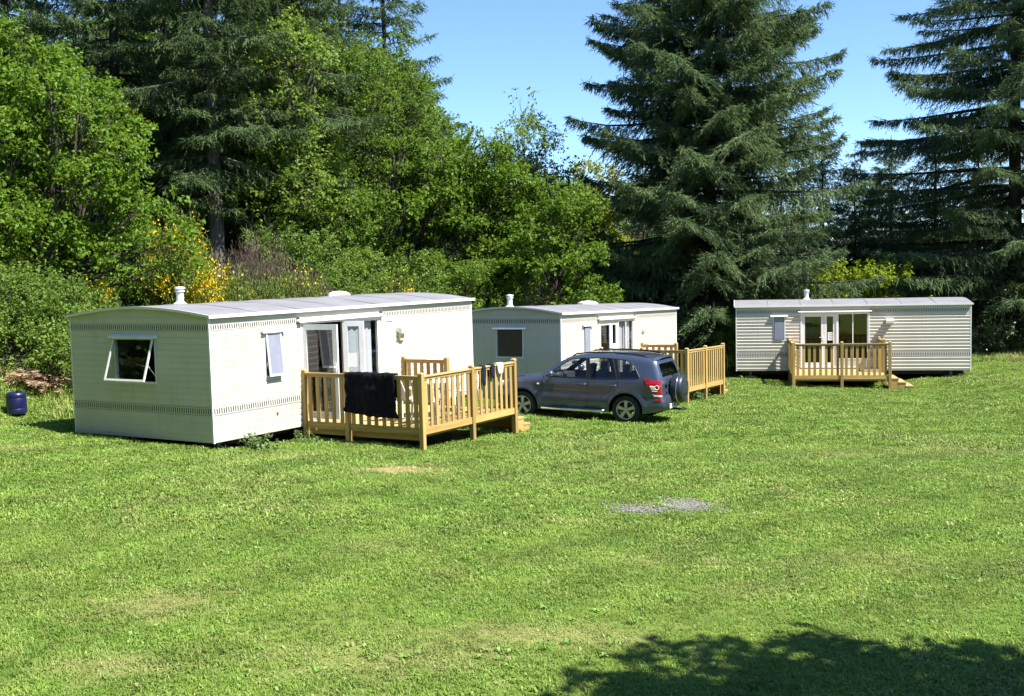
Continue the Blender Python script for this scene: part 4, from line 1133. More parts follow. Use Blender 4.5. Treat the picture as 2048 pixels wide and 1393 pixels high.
def conifer(name, base, H, zlow, prof, mat, label, seed=3, dz=0.55, nb=6, droop=0.30, tilt=(-0.10, 0.35), hang=0.30, dens=1.0, tr=0.32, group=None, needle=0.12, top_cut=None, cat='tree', sparse_low=0.0, lean=(0, 0), sect=None, bark=None, lat=0.42, latmax=1.35, ldroop=0.22, lvar=(0.72, 1.14)):
    """prof(h01)->bough length; boughs carry side sprays with hanging twigs"""
    t = empty(name, base); tag(t, label, cat, group)
    rg = np.random.default_rng(seed); r = random.Random(seed)
    tk = MB(); n = 14
    tk.tube([(lean[0] * (i / n) ** 2 + 0.02 * math.sin(i), lean[1] * (i / n) ** 2, -0.3 + (H + 0.3) * i / n) for i in range(n + 1)], [tr * (1.3 if i == 0 else 1.0) * (1 - 0.93 * i / n) for i in range(n + 1)], 10)
    TP, TD, TL, TT = [], [], [], []
    z = zlow
    while z < H - 0.25 and (top_cut is None or z < top_cut):
        h = (z - zlow) / (H - zlow)
        L0 = prof(h)
        k = max(3, int(round(nb * (0.75 + 0.5 * r.random()))))
        a0 = r.random() * 6.28
        for i in range(k):
            az = a0 + 6.283 * i / k + r.uniform(-0.35, 0.35)
            if sect and not sect(az, h, r): continue
            if r.random() < sparse_low * (1 - h): continue
            L = L0 * r.uniform(*lvar)
            if L < 0.25: continue
            zz = z + r.uniform(-0.6, 0.6) * dz
            tl = tilt[0] + (tilt[1] - tilt[0]) * h + r.uniform(-0.07, 0.07)
            dr = droop * r.uniform(0.7, 1.25)
            ox = lean[0] * (zz / H) ** 2; oy = lean[1] * (zz / H) ** 2
            hor = np.array([math.cos(az), math.sin(az), 0]); sd = np.array([-math.sin(az), math.cos(az), 0])
            ns = max(4, int(L / 0.17 * dens)); tt = np.linspace(0.10, 1.0, ns)
            bend = rg.normal() * 0.10
            def ax_pt(tv):
                return np.array([ox, oy, zz]) + hor * (tv * L)[:, None] + sd * (bend * L * tv ** 2)[:, None] + np.array([0, 0, 1.0]) * (L * (tl * tv - dr * tv ** 1.6 + dr * 0.62 * tv ** 3.2))[:, None]
            A = ax_pt(tt); T = unit(ax_pt(tt + 0.02) - ax_pt(tt - 0.02))
            bp = ax_pt(np.linspace(0, 0.93, 6)); br = tr * 0.20 * (L / 5 + 0.25)
            tk.tube([tuple(p) for p in bp], [br * (1 - 0.85 * q / 5) for q in range(6)], 5, cap=False)
            wt = rg.random()
            for sg in (1, -1):
                ll = np.minimum(latmax, lat * L * (1.02 - tt) + 0.22) * rg.uniform(0.65, 1.15, ns) * np.clip((tt - 0.05) / 0.2, 0.25, 1)
                mseg = max(2, int(max(ll) / 0.16 * dens))
                s = (np.arange(mseg) + 0.6) / mseg
                ld = unit(T * 0.62 + sd * sg * 0.85 + rg.normal(size=(ns, 3)) * 0.12)
                pos = A[:, None] + ld[:, None] * (ll[:, None] * s[None])[..., None]
                pos[..., 2] -= ldroop * (ll[:, None] * s[None]) ** 1.6
                pos += rg.normal(size=pos.shape) * 0.03
                dd = unit(ld[:, None] * 0.75 + np.array([0, 0, -1.0]) * rg.uniform(0.1, 1.15, pos.shape[:2])[..., None] + rg.normal(size=pos.shape) * 0.22)
                tl_ = hang * rg.uniform(0.55, 1.25, pos.shape[:2]) * (0.55 + 0.45 * np.minimum(1, ll / 0.8))[:, None]
                TP.append(pos.reshape(-1, 3)); TD.append(dd.reshape(-1, 3)); TL.append(tl_.ravel())
                TT.append(np.clip(0.55 * wt + 0.3 * s[None] + rg.random(pos.shape[:2]) * 0.35 - 0.1, 0, 1).ravel())
            # tip tuft
            TP.append(A[-3:]); TD.append(unit(T[-3:] + rg.normal(size=(3, 3)) * 0.25)); TL.append(np.full(3, hang * 1.1)); TT.append(np.full(3, 0.8))
        z += dz * r.uniform(0.8, 1.2) * (1.0 - 0.35 * h)
    tk.build('trunk', bark or BARK, t, smooth=True)
    P = np.concatenate(TP); D = np.concatenate(TD); Ln = np.concatenate(TL); To = np.concatenate(TT); n = len(P)
    Vs, ts = [], []
    nn = unit(rg.normal(size=(n, 3)) * 0.7 + np.array([0, 0, 1.0]))
    Vs.append(leaf_tris(P, D, nn, Ln, np.full(n, 0.036))); ts.append(To)
    for f0, ang in ((0.05, 0.9), (0.25, -0.85), (0.45, 0.75), (0.65, -0.65)):
        q = P + D * (Ln * f0)[:, None]
        S = unit(np.cross(D, unit(rg.normal(size=(n, 3)) * 0.6 + np.array([0, 0, 1.0]))))
        d2 = unit(D + S * ang + rg.normal(size=(n, 3)) * 0.2)
        Vs.append(leaf_tris(q, d2, unit(rg.normal(size=(n, 3)) * 0.6 + np.array([0, 0, 1.0])), needle * rg.uniform(0.8, 1.5, n), np.full(n, 0.042))); ts.append(np.clip(To + rg.normal(size=n) * 0.12, 0, 1))
    arr_mesh('crown', np.concatenate(Vs), 3, np.concatenate(ts), mat, t)
    return t

def W2(px, d): return (d * (px - 1024) / 2270.0, d)
def at(px, d):
    x, y = W2(px, d); return (x, y, gz(x, y))


# --- the tall spruces on the right
sp1 = conifer('spruce_tree', (8.35, 47.5, gz(8.35, 47.5)), 31, 0.9, lambda h: 6.6 * (1 - h) ** 0.72 * (0.90 + 0.1 * min(1, h / 0.25)), LM['spruce'],
              'tall drooping spruce rising between the middle and far caravans', seed=5, dz=0.72, nb=9, droop=0.38, tilt=(0.08, 0.55), hang=0.46, tr=0.36, top_cut=17.0, dens=0.93, lat=0.5, latmax=1.9, ldroop=0.42, lvar=(0.62, 1.18))
sp2 = conifer('spruce_tree', (22.4, 50.5, gz(22.4, 50.5)), 29, 1.6, lambda h: 7.7 * (1 - h) ** 0.6, LM['spruce'],
              'dark layered spruce with long level boughs beyond the end of the far caravan', seed=9, dz=1.1, nb=8, droop=0.18, tilt=(0.0, 0.16), hang=0.62, tr=0.34, top_cut=19, lat=0.26, latmax=1.3, ldroop=0.35)

# --- conifers of the wood behind the near caravan
dense = lambda R0: (lambda h: R0 * (1 - h) ** 0.6 * (0.75 + 0.25 * min(1, h / 0.2)))
cf = {}
cf['bare'] = conifer('fir_tree', at(440, 40), 24, 4.2, dense(3.6), LM['fir'], 'dark fir with a bare lower trunk above the yellow broom', seed=21, dz=0.75, nb=7, droop=0.30, tilt=(-0.12, 0.3), hang=0.42, tr=0.30, top_cut=15, lat=0.45, latmax=1.6, ldroop=0.35, lvar=(0.5, 1.15), bark=BARKG)
cf['fill'] = conifer('fir_tree', at(252, 42), 22, 1.6, dense(3.7), LM['fir'], 'dark fir standing behind the bright leafy hazel', seed=22, dz=0.8, nb=7, droop=0.30, tilt=(-0.05, 0.3), hang=0.42, tr=0.28, top_cut=15, lat=0.45, latmax=1.5, ldroop=0.35, lvar=(0.55, 1.15))
cf['larch'] = conifer('larch_tree', at(785, 51.5), 21.5, 3.0, lambda h: 3.7 * (1 - h) ** 0.62, LM['larch'], 'feathery larch whose boughs edge the open sky', seed=23, dz=0.8, nb=6, droop=0.22, tilt=(-0.05, 0.38), hang=0.46, tr=0.22, top_cut=18.5, lat=0.4, latmax=1.4, ldroop=0.3, lvar=(0.55, 1.2))
cf['young'] = conifer('spruce_tree', at(1712, 57), 10.0, 0.5, lambda h: 2.7 * (1 - h) ** 0.8, LM['spruce'], 'young spruce showing in the gap between the two tall spruces', seed=24, dz=0.5, nb=6, droop=0.25, tilt=(-0.05, 0.4), hang=0.34, tr=0.13, lat=0.45, latmax=1.0, ldroop=0.3)
cf['young2'] = conifer('fir_tree', at(870, 58), 10.5, 0.6, lambda h: 2.5 * (1 - h) ** 0.7, LM['fir'], 'young fir seen past the oak limb', seed=25, dz=0.55, nb=6, droop=0.28, tilt=(-0.1, 0.35), hang=0.36, tr=0.13, lat=0.45, latmax=1.0, ldroop=0.3)
def again(src, name, pos, rot, sc, label):
    c = copy_tree(src); c.name = name; c.location = pos; c.rotation_euler = (0, 0, rot); c.scale = (sc, sc, sc * random.uniform(0.95, 1.05)); c['label'] = label
    return c
again(cf['fill'], 'fir_tree', at(40, 45), 1.3, 1.02, 'dark fir filling the top corner above the hazel')
again(cf['bare'], 'fir_tree', at(612, 43), 2.2, 0.95, 'fir with a thin dark trunk next to the bare-trunked fir')
again(cf['fill'], 'fir_tree', at(520, 49), 3.9, 1.05, 'fir closing the gap behind the bare-trunked fir')
again(cf['larch'], 'larch_tree', at(600, 54), 2.6, 1.05, 'larch mixed with leafy boughs above the roof vent of the near caravan')
again(cf['fill'], 'fir_tree', at(350, 52), 5.0, 1.1, 'fir deep in the shade between two larger firs')
again(cf['fill'], 'fir_tree', at(700, 56), 0.7, 0.95, 'fir half hidden behind the feathery larch')

for px_, d_, sc_v, ro_, lb_ in ((1648, 56, 1.12, 0.5, 'young spruce close behind the tall drooping spruce on its sunny side'), (1785, 59, 1.12, 2.0, 'young spruce standing above the yellow-green bush'),
                                (1872, 57, 1.10, 3.3, 'young spruce seen between the level boughs of the layered spruce'), (1958, 60, 1.22, 4.6, 'young spruce close to the trunk of the layered spruce'), (1600, 60, 1.15, 5.5, 'young spruce hidden low behind the far caravan flue')):
    again(cf['young'], 'spruce_tree', at(px_, d_), ro_, sc_v, lb_)
# --- broadleaf trees
hz = broadleaf('hazel_tree', at(105, 30.5), 7.2, (-0.2, 0, 4.5), (2.5, 2.0, 2.9), 40, 0.80, 250, 11, 0.125, LM['hazel'], 'big bright green hazel left of the near caravan', seed=31, tr=0.13, stems=4, gapn=0.45,
               extra=[((2.1, -0.3, 4.6), 0.8), ((2.7, -0.2, 3.4), 0.85), ((3.2, -0.2, 2.5), 0.75), ((-1.2, 0, 7.3), 0.75), ((-0.7, 0, 7.9), 0.55), ((-0.1, 0, 6.9), 0.7), ((3.4, 0.3, 1.7), 0.6), ((2.3, -0.4, 1.9), 0.7), ((0.9, -0.6, 2.0), 0.8), ((-1.0, -0.7, 2.2), 0.8)])
hz2 = broadleaf('hazel_tree', at(-70, 29), 6.0, (0, 0, 3.8), (2.2, 2.0, 2.4), 26, 0.80, 230, 10, 0.12, LM['hazel'], 'bright hazel cut by the picture edge behind the bramble bank', seed=32, tr=0.11, stems=3)
oak1 = broadleaf('oak_tree', at(790, 46), 8.4, (0.2, 0, 4.6), (2.7, 2.0, 3.1), 26, 0.82, 210, 10, 0.14, LM['oak'], 'spreading oak with a dark leaning limb behind the near caravan roof', seed=33, tr=0.2, gapn=0.5,
               extra=[((2.9, -0.4, 6.3), 0.95), ((3.8, -0.3, 5.8), 0.85), ((2.0, -0.3, 6.9), 0.85), ((4.5, -0.2, 5.2), 0.6), ((-2.4, -0.8, 4.2), 0.8), ((-1.4, -1.0, 3.3), 0.8)])
oak2 = broadleaf('oak_tree', at(975, 46), 8.0, (0, 0, 4.8), (2.0, 1.8, 3.5), 30, 0.80, 210, 10, 0.14, LM['oak'], 'rounded green oak below the open sky', seed=34, tr=0.17, gapn=0.5)
bir = broadleaf('birch_tree', at(1055, 47), 10.2, (0.1, 0, 5.7), (1.4, 1.3, 4.6), 30, 0.66, 190, 9, 0.12, LM['birch'], 'slim birch with a loose top standing against the sky', seed=35, tr=0.12, gapn=0.75, bark=BARKG)
oak3 = broadleaf('oak_tree', at(1115, 51), 8.0, (0, 0, 4.6), (1.9, 1.7, 3.7), 30, 0.80, 210, 10, 0.15, LM['oak'], 'green tree tucked against the spruce beyond the middle caravan', seed=36, tr=0.15)
gld = broadleaf('maple_tree', at(1185, 56), 9.0, (0, 0, 5.9), (1.9, 1.8, 3.2), 22, 0.80, 200, 9, 0.16, LM['gold'], 'yellowish tree peeping out beside the tall spruce', seed=37, tr=0.15, gapn=0.7)
oak4 = again(oak2, 'oak_tree', at(668, 42), 2.0, 0.74, 'leafy oak sapling in front of the dark firs')
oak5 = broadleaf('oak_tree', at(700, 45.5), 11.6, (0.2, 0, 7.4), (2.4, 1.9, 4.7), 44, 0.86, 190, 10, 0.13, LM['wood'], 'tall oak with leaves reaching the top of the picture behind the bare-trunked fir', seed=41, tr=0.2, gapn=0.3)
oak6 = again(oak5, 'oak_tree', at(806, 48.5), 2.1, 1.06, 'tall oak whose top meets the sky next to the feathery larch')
again(oak5, 'oak_tree', at(1012, 49), 0.9, 0.72, 'leafy oak filling the dip beside the slim birch')
again(oak3, 'oak_tree', at(1125, 42.8), 3.4, 0.92, 'bright leafy tree just behind the roof of the middle caravan')
oak7 = again(bir, 'birch_tree', at(585, 41), 0.4, 1.15, 'slim birch catching the light in front of the dark firs')
lime = broadleaf('lime_shrub', at(1735, 47.5), 4.4, (0.0, 0, 2.95), (2.2, 1.3, 1.6), 20, 0.66, 220, 10, 0.15, LM['lime'], 'glowing yellow-green bush behind the roof of the far caravan', 'bush', seed=38, tr=0.07, stems=3)
lime2 = broadleaf('lime_shrub', at(1850, 60), 6.0, (0, 0, 3.8), (2.1, 1.8, 2.2), 16, 0.75, 180, 9, 0.15, LM['birch'], 'pale green young tree seen through the boughs of the layered spruce', 'tree', seed=39, tr=0.08, gapn=0.8)
# shade tree beside the camera: its shadow falls into the picture
shade = broadleaf('ash_tree', (7.6, 4.85, gz(7.6, 4.85)), 9.0, (0, 0, 6.6), (3.0, 2.4, 2.2), 40, 1.0, 230, 9, 0.18, LM['oak'], 'tree beside the lawn that throws the dark shadow across the near grass', seed=40, tr=0.2)

# --- undergrowth along the bank
def shrub(name, px, d, h, rad, mat, label, seed, lsize=0.09, nl=9, lobe=0.55, per=420, leaves=9, gapn=0.45, twig=0.3, cat='bush', group=None, zc=None):
    return broadleaf(name, at(px, d), h * 0.8, (0, 0, zc or h * 0.52), (rad, rad * 0.75, h * 0.5), nl, lobe, per, leaves, lsize, mat, label, cat, seed, tr=0.035, stems=3, gapn=gapn, twig=twig, group=group, trunk_name='stems')
ud = [('elder_bush', 640, 38.5, 2.3, 1.3, 'bramble', 'soft green bush above the middle of the near caravan roof'), ('elder_bush', 735, 40.0, 2.0, 1.2, 'birch', 'low pale bush behind the roof vent of the near caravan'),
      ('elder_bush', 815, 41.0, 2.2, 1.2, 'bramble', 'bush with yellow sprigs at the far end of the near caravan roof'), ('elder_bush', 890, 42.0, 2.5, 1.3, 'oak', 'green bush rising past the end of the near caravan'),
      ('elder_bush', 965, 43.0, 2.6, 1.3, 'birch', 'pale leafy bush in the gap between near and middle caravans'), ('elder_bush', 1120, 44, 2.6, 1.5, 'bramble', 'bush behind the middle caravan roof beside the grey dead bush'),
      ('elder_bush', 560, 36.5, 2.6, 1.2, 'bramble', 'green bush behind the brown dead heath'), ('elder_bush', 1230, 46, 2.0, 1.5, 'dark', 'shaded bush at the foot of the tall spruce behind the middle caravan'),
      ('hawthorn_bush', 300, 35, 3.0, 1.4, 'hazel', 'fresh green thorn bush beside the first broom')]
for i, (nm, px, d, h, rd, mt, lb) in enumerate(ud): shrub(nm, px, d, h * 1.25, rd * 1.15, LM[mt], lb, 50 + i, nl=16, lobe=0.5)
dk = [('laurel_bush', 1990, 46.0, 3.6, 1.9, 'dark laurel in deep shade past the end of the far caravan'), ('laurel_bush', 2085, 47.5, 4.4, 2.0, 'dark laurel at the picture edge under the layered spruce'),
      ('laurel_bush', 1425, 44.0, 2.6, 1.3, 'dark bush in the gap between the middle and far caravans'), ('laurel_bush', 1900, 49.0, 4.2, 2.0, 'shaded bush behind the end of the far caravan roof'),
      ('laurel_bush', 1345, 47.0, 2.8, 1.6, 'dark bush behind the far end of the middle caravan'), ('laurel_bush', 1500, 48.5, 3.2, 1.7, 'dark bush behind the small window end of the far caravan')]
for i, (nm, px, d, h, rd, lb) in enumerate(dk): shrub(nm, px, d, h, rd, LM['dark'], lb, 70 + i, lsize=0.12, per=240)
shrub('ivy_bush', 1462, 41.8, 1.7, 0.5, LM['bramble'], 'speckled ivy clump by the corner of the far caravan', 79, lsize=0.07, nl=6, lobe=0.35)

def broom(px, d, h, rad, label, seed, flow=0.16, mat='broom', name='broom_bush', n=1100, dead=False, up=0.75):
    b = at(px, d); t = empty(name, b); tag(t, label, 'bush')
    rg = np.random.default_rng(seed)
    a = rg.random(n) * 6.283; q = rg.random(n) ** 0.5
    top = np.stack([np.cos(a) * q * rad, np.sin(a) * q * rad * 0.7, h * (1.05 - 0.45 * q ** 2) * rg.uniform(0.55, 1.05, n)], 1)
    top[:, 2] *= 1 + 0.22 * np.sin(3 * a + seed)
    root = top * np.array([0.25, 0.25, 0.0])
    mid = root * 0.35 + top * 0.65; mid[:, 2] = top[:, 2] * 0.55
    d1 = unit(top - mid)
    tk = MB()
    for i in range(0, n, max(1, n // 60)): tk.tube([tuple(root[i]), tuple(mid[i]), tuple(top[i])], [0.016, 0.010, 0.004], 4, cap=False)
    tk.build('stems', BARKG if dead else BARK, t)
    k = 16
    s = rg.random((n, k)) ** 0.8
    base = mid + (mid - root) * -0.25
    pos = base[:, None] + (top - base)[:, None] * s[..., None] + rg.normal(size=(n, k, 3)) * 0.06
    dd = unit(d1[:, None] * up + rg.normal(size=(n, k, 3)) * 0.45 + np.array([0, 0, 0.25]))
    nn = rvec(n * k).reshape(n, k, 3)
    tone = 0.55 * np.repeat(rg.random((n, 1)), k, 1) + 0.45 * rg.random((n, k))
    ln = rg.uniform(0.07, 0.19, (n, k)) * (1.5 if dead else 1.0); wd = np.full((n, k), 0.010 if dead else 0.026)
    if flow > 0:
        fn = np.array([nz3(p * np.array([1, 1, 1.0]) + seed, 1.5) for p in top])
        isf = (rg.random((n, k)) < (flow * 3.2 * np.clip(fn + 0.25, 0, 1))[:, None]) & (s > 0.45)
        tone = np.where(isf, 2.0, tone); ln = np.where(isf, rg.uniform(0.05, 0.09, (n, k)), ln); wd = np.where(isf, 0.05, wd)
    f = lambda x: x.reshape(-1, 3)
    arr_mesh('crown', leaf_quads(f(pos), f(dd), f(nn), ln.ravel(), wd.ravel()), 4, tone.ravel(), LM[mat], t)
    return t
broom(362, 33.5, 3.1, 1.15, 'tall broom covered in yellow flowers above the flue of the near caravan', 81, 0.30, n=1500)
broom(425, 32.0, 2.2, 1.1, 'broom with dense yellow flowers just right of the flue', 82, 0.36, n=1500)
broom(500, 32.5, 2.2, 1.3, 'low broom with scattered flowers below the brown heath', 83, 0.2, n=2000)
broom(585, 34.0, 2.3, 1.3, 'broom with a few flowers beside the brown heath', 84, 0.2, n=1900)
broom(205, 30.0, 1.3, 0.55, 'small broom flowering above the end of the near caravan roof', 85, 0.42, n=600)
broom(-5, 29.5, 3.3, 1.0, 'broom flowering orange in the shade at the picture edge', 86, 0.25, n=900)
broom(805, 38.5, 2.4, 0.7, 'small broom with a bright yellow head behind the near caravan', 87, 0.40, n=600)
broom(520, 34.6, 2.7, 1.35, 'brown dead heath bush rising among the broom', 88, 0, 'dead', 'heath_bush', n=1500, dead=True)
broom(615, 35.2, 2.2, 0.9, 'smaller brown dead heath next to the green elder', 89, 0, 'dead', 'heath_bush', n=900, dead=True)
broom(1070, 42.0, 3.4, 1.1, 'leafless grey bush behind the flue of the middle caravan', 90, 0, 'dead', 'bare_bush', n=700, dead=True)

# bramble bank left of the near caravan
br = [(20, 27.6, 1.9, 1.3, 'bramble mound climbing the bank at the picture edge'), (95, 28.2, 1.9, 1.2, 'bramble mound on the bank beside the near caravan end'), (150, 28.8, 1.6, 1.0, 'bramble mound tucked behind the corner of the near caravan'), (62, 26.9, 1.2, 0.9, 'low bramble hanging over the dry fronds'), (118, 26.4, 1.1, 0.7, 'bramble at the foot of the bank by the caravan corner'), (-15, 26.2, 1.2, 0.8, 'bramble at the foot of the bank by the picture edge')]
for i, (px, d, h, rd, lb) in enumerate(br): shrub('bramble_bush', px, d, h, rd, LM['bramble'], lb, 95 + i, lsize=0.085, per=520, leaves=9, nl=11, lobe=0.5, gapn=0.5, twig=0.35)
def fronds(px, d, n, rad, ln, label, seed, mat='straw', name='dry_fern', cat='fern', droop=1.0):
    b = at(px, d); t = empty(name, b); tag(t, label, cat)
    rg = np.random.default_rng(seed); Vs = []; to = []
    st = MB()
    for i in range(n):
        a = rg.random() * 6.283; q = rg.random() ** 0.5 * rad; c = np.array([math.cos(a) * q, math.sin(a) * q * 0.8, 0.02]); c[2] = gz(b[0] + c[0], b[1] + c[1]) - b[2] + 0.02
        az = rg.random() * 6.283; L = ln * rg.uniform(0.6, 1.2); m = 14; s = np.linspace(0.1, 1, m)
        hor = np.array([math.cos(az), math.sin(az), 0])
        p = c + hor * (s * L * 0.8)[:, None] + np.array([0, 0, 1.0]) * (L * (0.9 * s - 0.75 * droop * s ** 2))[:, None]
        T = unit(np.gradient(p, axis=0)); S = unit(np.cross(T, [0, 0, 1.0]))
        if i % 3 == 0: st.tube([tuple(c)] + [tuple(x) for x in p[::4]], 0.006, 4, cap=False)
        for sg in (1, -1):
            d2 = unit(S * sg + T * 0.4 + rg.normal(size=T.shape) * 0.15); l2 = 0.16 * (1.1 - s) * L / 0.6 + 0.03
            Vs.append(leaf_tris(p, d2, np.repeat([[0, 0, 1.0]], m, 0) + rg.normal(size=(m, 3)) * 0.3, l2, np.full(m, 0.035))); to.append(np.clip(rg.random(m) * 0.5 + 0.5 * rg.random(), 0, 1))
    st.build('stems', BARKG, t)
    arr_mesh('crown', np.concatenate(Vs), 3, np.concatenate(to), LM[mat], t); return t
fronds(52, 26.0, 60, 0.42, 0.8, 'pinkish dry fern heap behind the blue drum', 101)
fronds(85, 26.0, 22, 0.3, 0.6, 'pale dry fern beside the corner of the near caravan', 102)
# ---------------------------------------------------------------- small things
DEEP = pmat('black_fleece', (0.006, 0.006, 0.010), (0.012, 0.012, 0.018), 14.0, rough=0.95, spec=0.1, bump=1.0, bscale=60.0)
DARKC = pmat('dark_cotton', (0.012, 0.013, 0.03), (0.02, 0.02, 0.04), 20.0, rough=0.95, spec=0.1)
WHC = pmat('white_cotton', (0.78, 0.77, 0.75), (0.70, 0.69, 0.67), 10.0, rough=0.95, spec=0.1)
M1 = car1.matrix_basis.copy()
def over_rail(name, label, cat, axis, fixed, u0, u1, ztop, dn_out, dn_in, out, mat, nu=16, thick=0.016, wav=0.015, seed=0, skew=0.0, fuzz=0.0, gap=0.052):
    """cloth hung over a rail. axis 'y': rail runs along y at x=fixed; 'x': rail along x at y=fixed. out = outward sign"""
    base = M1 @ Vector((fixed, (u0 + u1) / 2, 0) if axis == 'y' else ((u0 + u1) / 2, fixed, 0))
    r = random.Random(seed); n_o, n_i = 22, 10
    prof = [(-gap, -dn_in + dn_in * i / n_i) for i in range(n_i)] + [(-gap, 0), (-gap * 0.8, 0.014), (0, 0.018), (gap * 0.8, 0.014), (gap, 0)] + [(gap + 0.008, -dn_out * (i + 1) / n_o) for i in range(n_o)]
    P = []
    for j in range(nu + 1):
        t = j / nu; u = u0 + (u1 - u0) * t; row = []
        for k, (d, h) in enumerate(prof):
            hang = max(0, -h)
            hh = h * (1 + skew * (t - 0.5)) if d > 0 else h
            rnd = 0.05 * (abs(2 * t - 1) ** 6) * (hang / max(dn_out, 0.01)) ** 4
            dd = d + (wav * math.sin(t * 9 + seed) * min(1, hang * 3) + fuzz * (mnoise.noise(Vector((u * 9, hh * 9, seed)))))
            uu = u + 0.02 * mnoise.noise(Vector((hh * 5, seed, 1.0))) - (t - 0.5) * rnd * 2 + fuzz * 1.2 * mnoise.noise(Vector((hh * 14, u * 3, seed + 5.0)))
            hz_ = ztop + hh + rnd * 0.4 + (fuzz * mnoise.noise(Vector((u * 12, 3.0, seed))))
            p = Vector((fixed + out * dd, uu, hz_)) if axis == 'y' else Vector((uu, fixed + out * dd, hz_))
            row.append(M1 @ p - base)
        P.append(row)
    m = MB(); m.grid(P); o = m.build(name, mat, smooth=True, loc=base)
    sm = o.modifiers.new('thickness', 'SOLIDIFY'); sm.thickness = thick; sm.offset = 0
    return tag(o, label, cat)
over_rail('blanket', 'black fluffy blanket hung over the deck rail', 'blanket', 'y', 2.42, -1.17, -2.36, 1.092, 0.80, 0.45, -1, DEEP, nu=56, thick=0.03, wav=0.03, seed=3, skew=0.10, fuzz=0.028, gap=0.062)
over_rail('sock', 'dark sock on the rail nearer the deck corner post', 'sock', 'x', -2.95, 4.42, 4.53, 1.088, 0.40, 0.16, -1, DARKC, nu=6, thick=0.012, seed=5)
over_rail('sock', 'dark sock on the rail next to the white cloth', 'sock', 'x', -2.95, 4.74, 4.86, 1.088, 0.27, 0.24, -1, DARKC, nu=6, thick=0.012, seed=6)
over_rail('cloth', 'small white cloth drying on the deck rail', 'cloth', 'x', -2.95, 4.98, 5.20, 1.088, 0.20, 0.12, -1, WHC, nu=8, thick=0.008, seed=7)

def chair(s, e, rz, label):
    w = M1 @ Vector((s, e, 0.079)); t = empty('garden_chair', w, (0, 0, CA1[1] + rz)); tag(t, label, 'chair', 'white plastic garden chairs')
    def slab(f, name, nu=8, nv=8, th=0.02):
        m = MB(); m.grid([[f(i / nu, j / nv) for j in range(nv + 1)] for i in range(nu + 1)]); o = m.build(name, MT['white'], t, smooth=True)
        sm = o.modifiers.new('thickness', 'SOLIDIFY'); sm.thickness = th
    slab(lambda u, v: (-0.22 + 0.44 * u, (v - 0.5) * 0.46, 0.42 + 0.02 * u - 0.02 * math.cos((v - 0.5) * 3)), 'seat')
    slab(lambda u, v: (-0.22 - 0.16 * u + 0.05 * (2 * v - 1) ** 2, (v - 0.5) * (0.46 - 0.06 * u), 0.43 + u * (0.46 - 0.10 * abs(2 * v - 1) ** 3)), 'backrest')
    for x in (-0.24, 0.22):
        for y in (-0.23, 0.23):
            m = MB(); m.tube([(x * 1.12, y * 1.08, 0.0), (x, y, 0.43)], [0.018, 0.024], 8); m.build('leg', MT['white'], t)
    for y in (-0.25, 0.25):
        m = MB(); m.tube([(0.2, y, 0.42), (0.19, y, 0.62), (0.12, y, 0.655), (-0.25, y, 0.66)], 0.022, 8); m.build('armrest', MT['white'], t, smooth=True)
chair(3.45, -1.75, R(0), 'white plastic chair behind the black blanket')
chair(3.30, -2.45, R(12), 'white plastic chair in the front corner of the deck')
chair(5.05, -2.1, R(185), 'white plastic chair near the deck steps')
w = M1 @ Vector((4.2, -2.05, 0.079)); tb = empty('garden_table', w, (0, 0, CA1[1])); tag(tb, 'white plastic table on the near deck', 'table')
m = MB(); m.lathe([(0.001, 0.70), (0.42, 0.70), (0.45, 0.705), (0.45, 0.725), (0.43, 0.735), (0.001, 0.735)], (0, 0, 0), 28); m.build('table_top', MT['white'], tb)
for a in range(4):
    c, s = math.cos(a * math.pi / 2 + 0.78), math.sin(a * math.pi / 2 + 0.78); m = MB(); m.tube([(c * 0.36, s * 0.36, 0), (c * 0.30, s * 0.30, 0.70)], [0.02, 0.028], 8); m.build('leg', MT['white'], tb)

BLUE = pmat('blue_drum_plastic', (0.006, 0.009, 0.05), (0.010, 0.014, 0.07), 5.0, rough=0.35, spec=0.5)
bx, by = -10.72, 24.4
dr_ = empty('blue_drum', (bx, by, gz(bx, by) + 0.03)); tag(dr_, 'small dark blue plastic drum on the grass beside the near caravan', 'drum')
m = MB(); m.lathe([(0.001, 0.0), (0.19, 0.0), (0.205, 0.02), (0.207, 0.10), (0.200, 0.115), (0.207, 0.13), (0.208, 0.32), (0.201, 0.335), (0.207, 0.35), (0.205, 0.41), (0.19, 0.445), (0.16, 0.462), (0.13, 0.466), (0.12, 0.458), (0.001, 0.458)], (0, 0, 0), 32); b_o = m.build('barrel', BLUE, dr_); auto_smooth(b_o, 40)
m = MB(); m.lathe([(0.05, 0.456), (0.05, 0.485), (0.045, 0.49), (0.001, 0.49)], (0.05, 0.0, 0), 14); m.build('screw_cap', MT['black'], dr_)

# weeds
def weed(x, y, h, rad, label, seed, lsize=0.07, name='weed_plant'):
    t = empty(name, (x, y, gz(x, y))); tag(t, label, 'plant')
    lob = lobes_for((0, 0, h * 0.55), (rad, rad * 0.7, h * 0.45), 7, 0.16, seed)
    st = MB()
    for c, lr in lob: st.tube([(c.x * 0.3, c.y * 0.3, -0.02), tuple(c)], [0.007, 0.004], 4)
    st.build('stems', BARKG, t)
    V, to = leaf_cloud(lob, 700, 6, lsize, seed, gapn=0.9, twig=0.12); arr_mesh('leaves', V, 4, to, LM['weed'], t)
weed(-4.85, 21.0, 0.20, 0.26, 'leafy weed growing under the corner of the near caravan', 301, 0.085)
weed(-4.2, 22.0, 0.12, 0.18, 'low pale weed between the near caravan and its deck', 302)
weed(5.05, 31.75, 0.32, 0.38, 'pale nettle clump in front of the deck behind the car', 303)

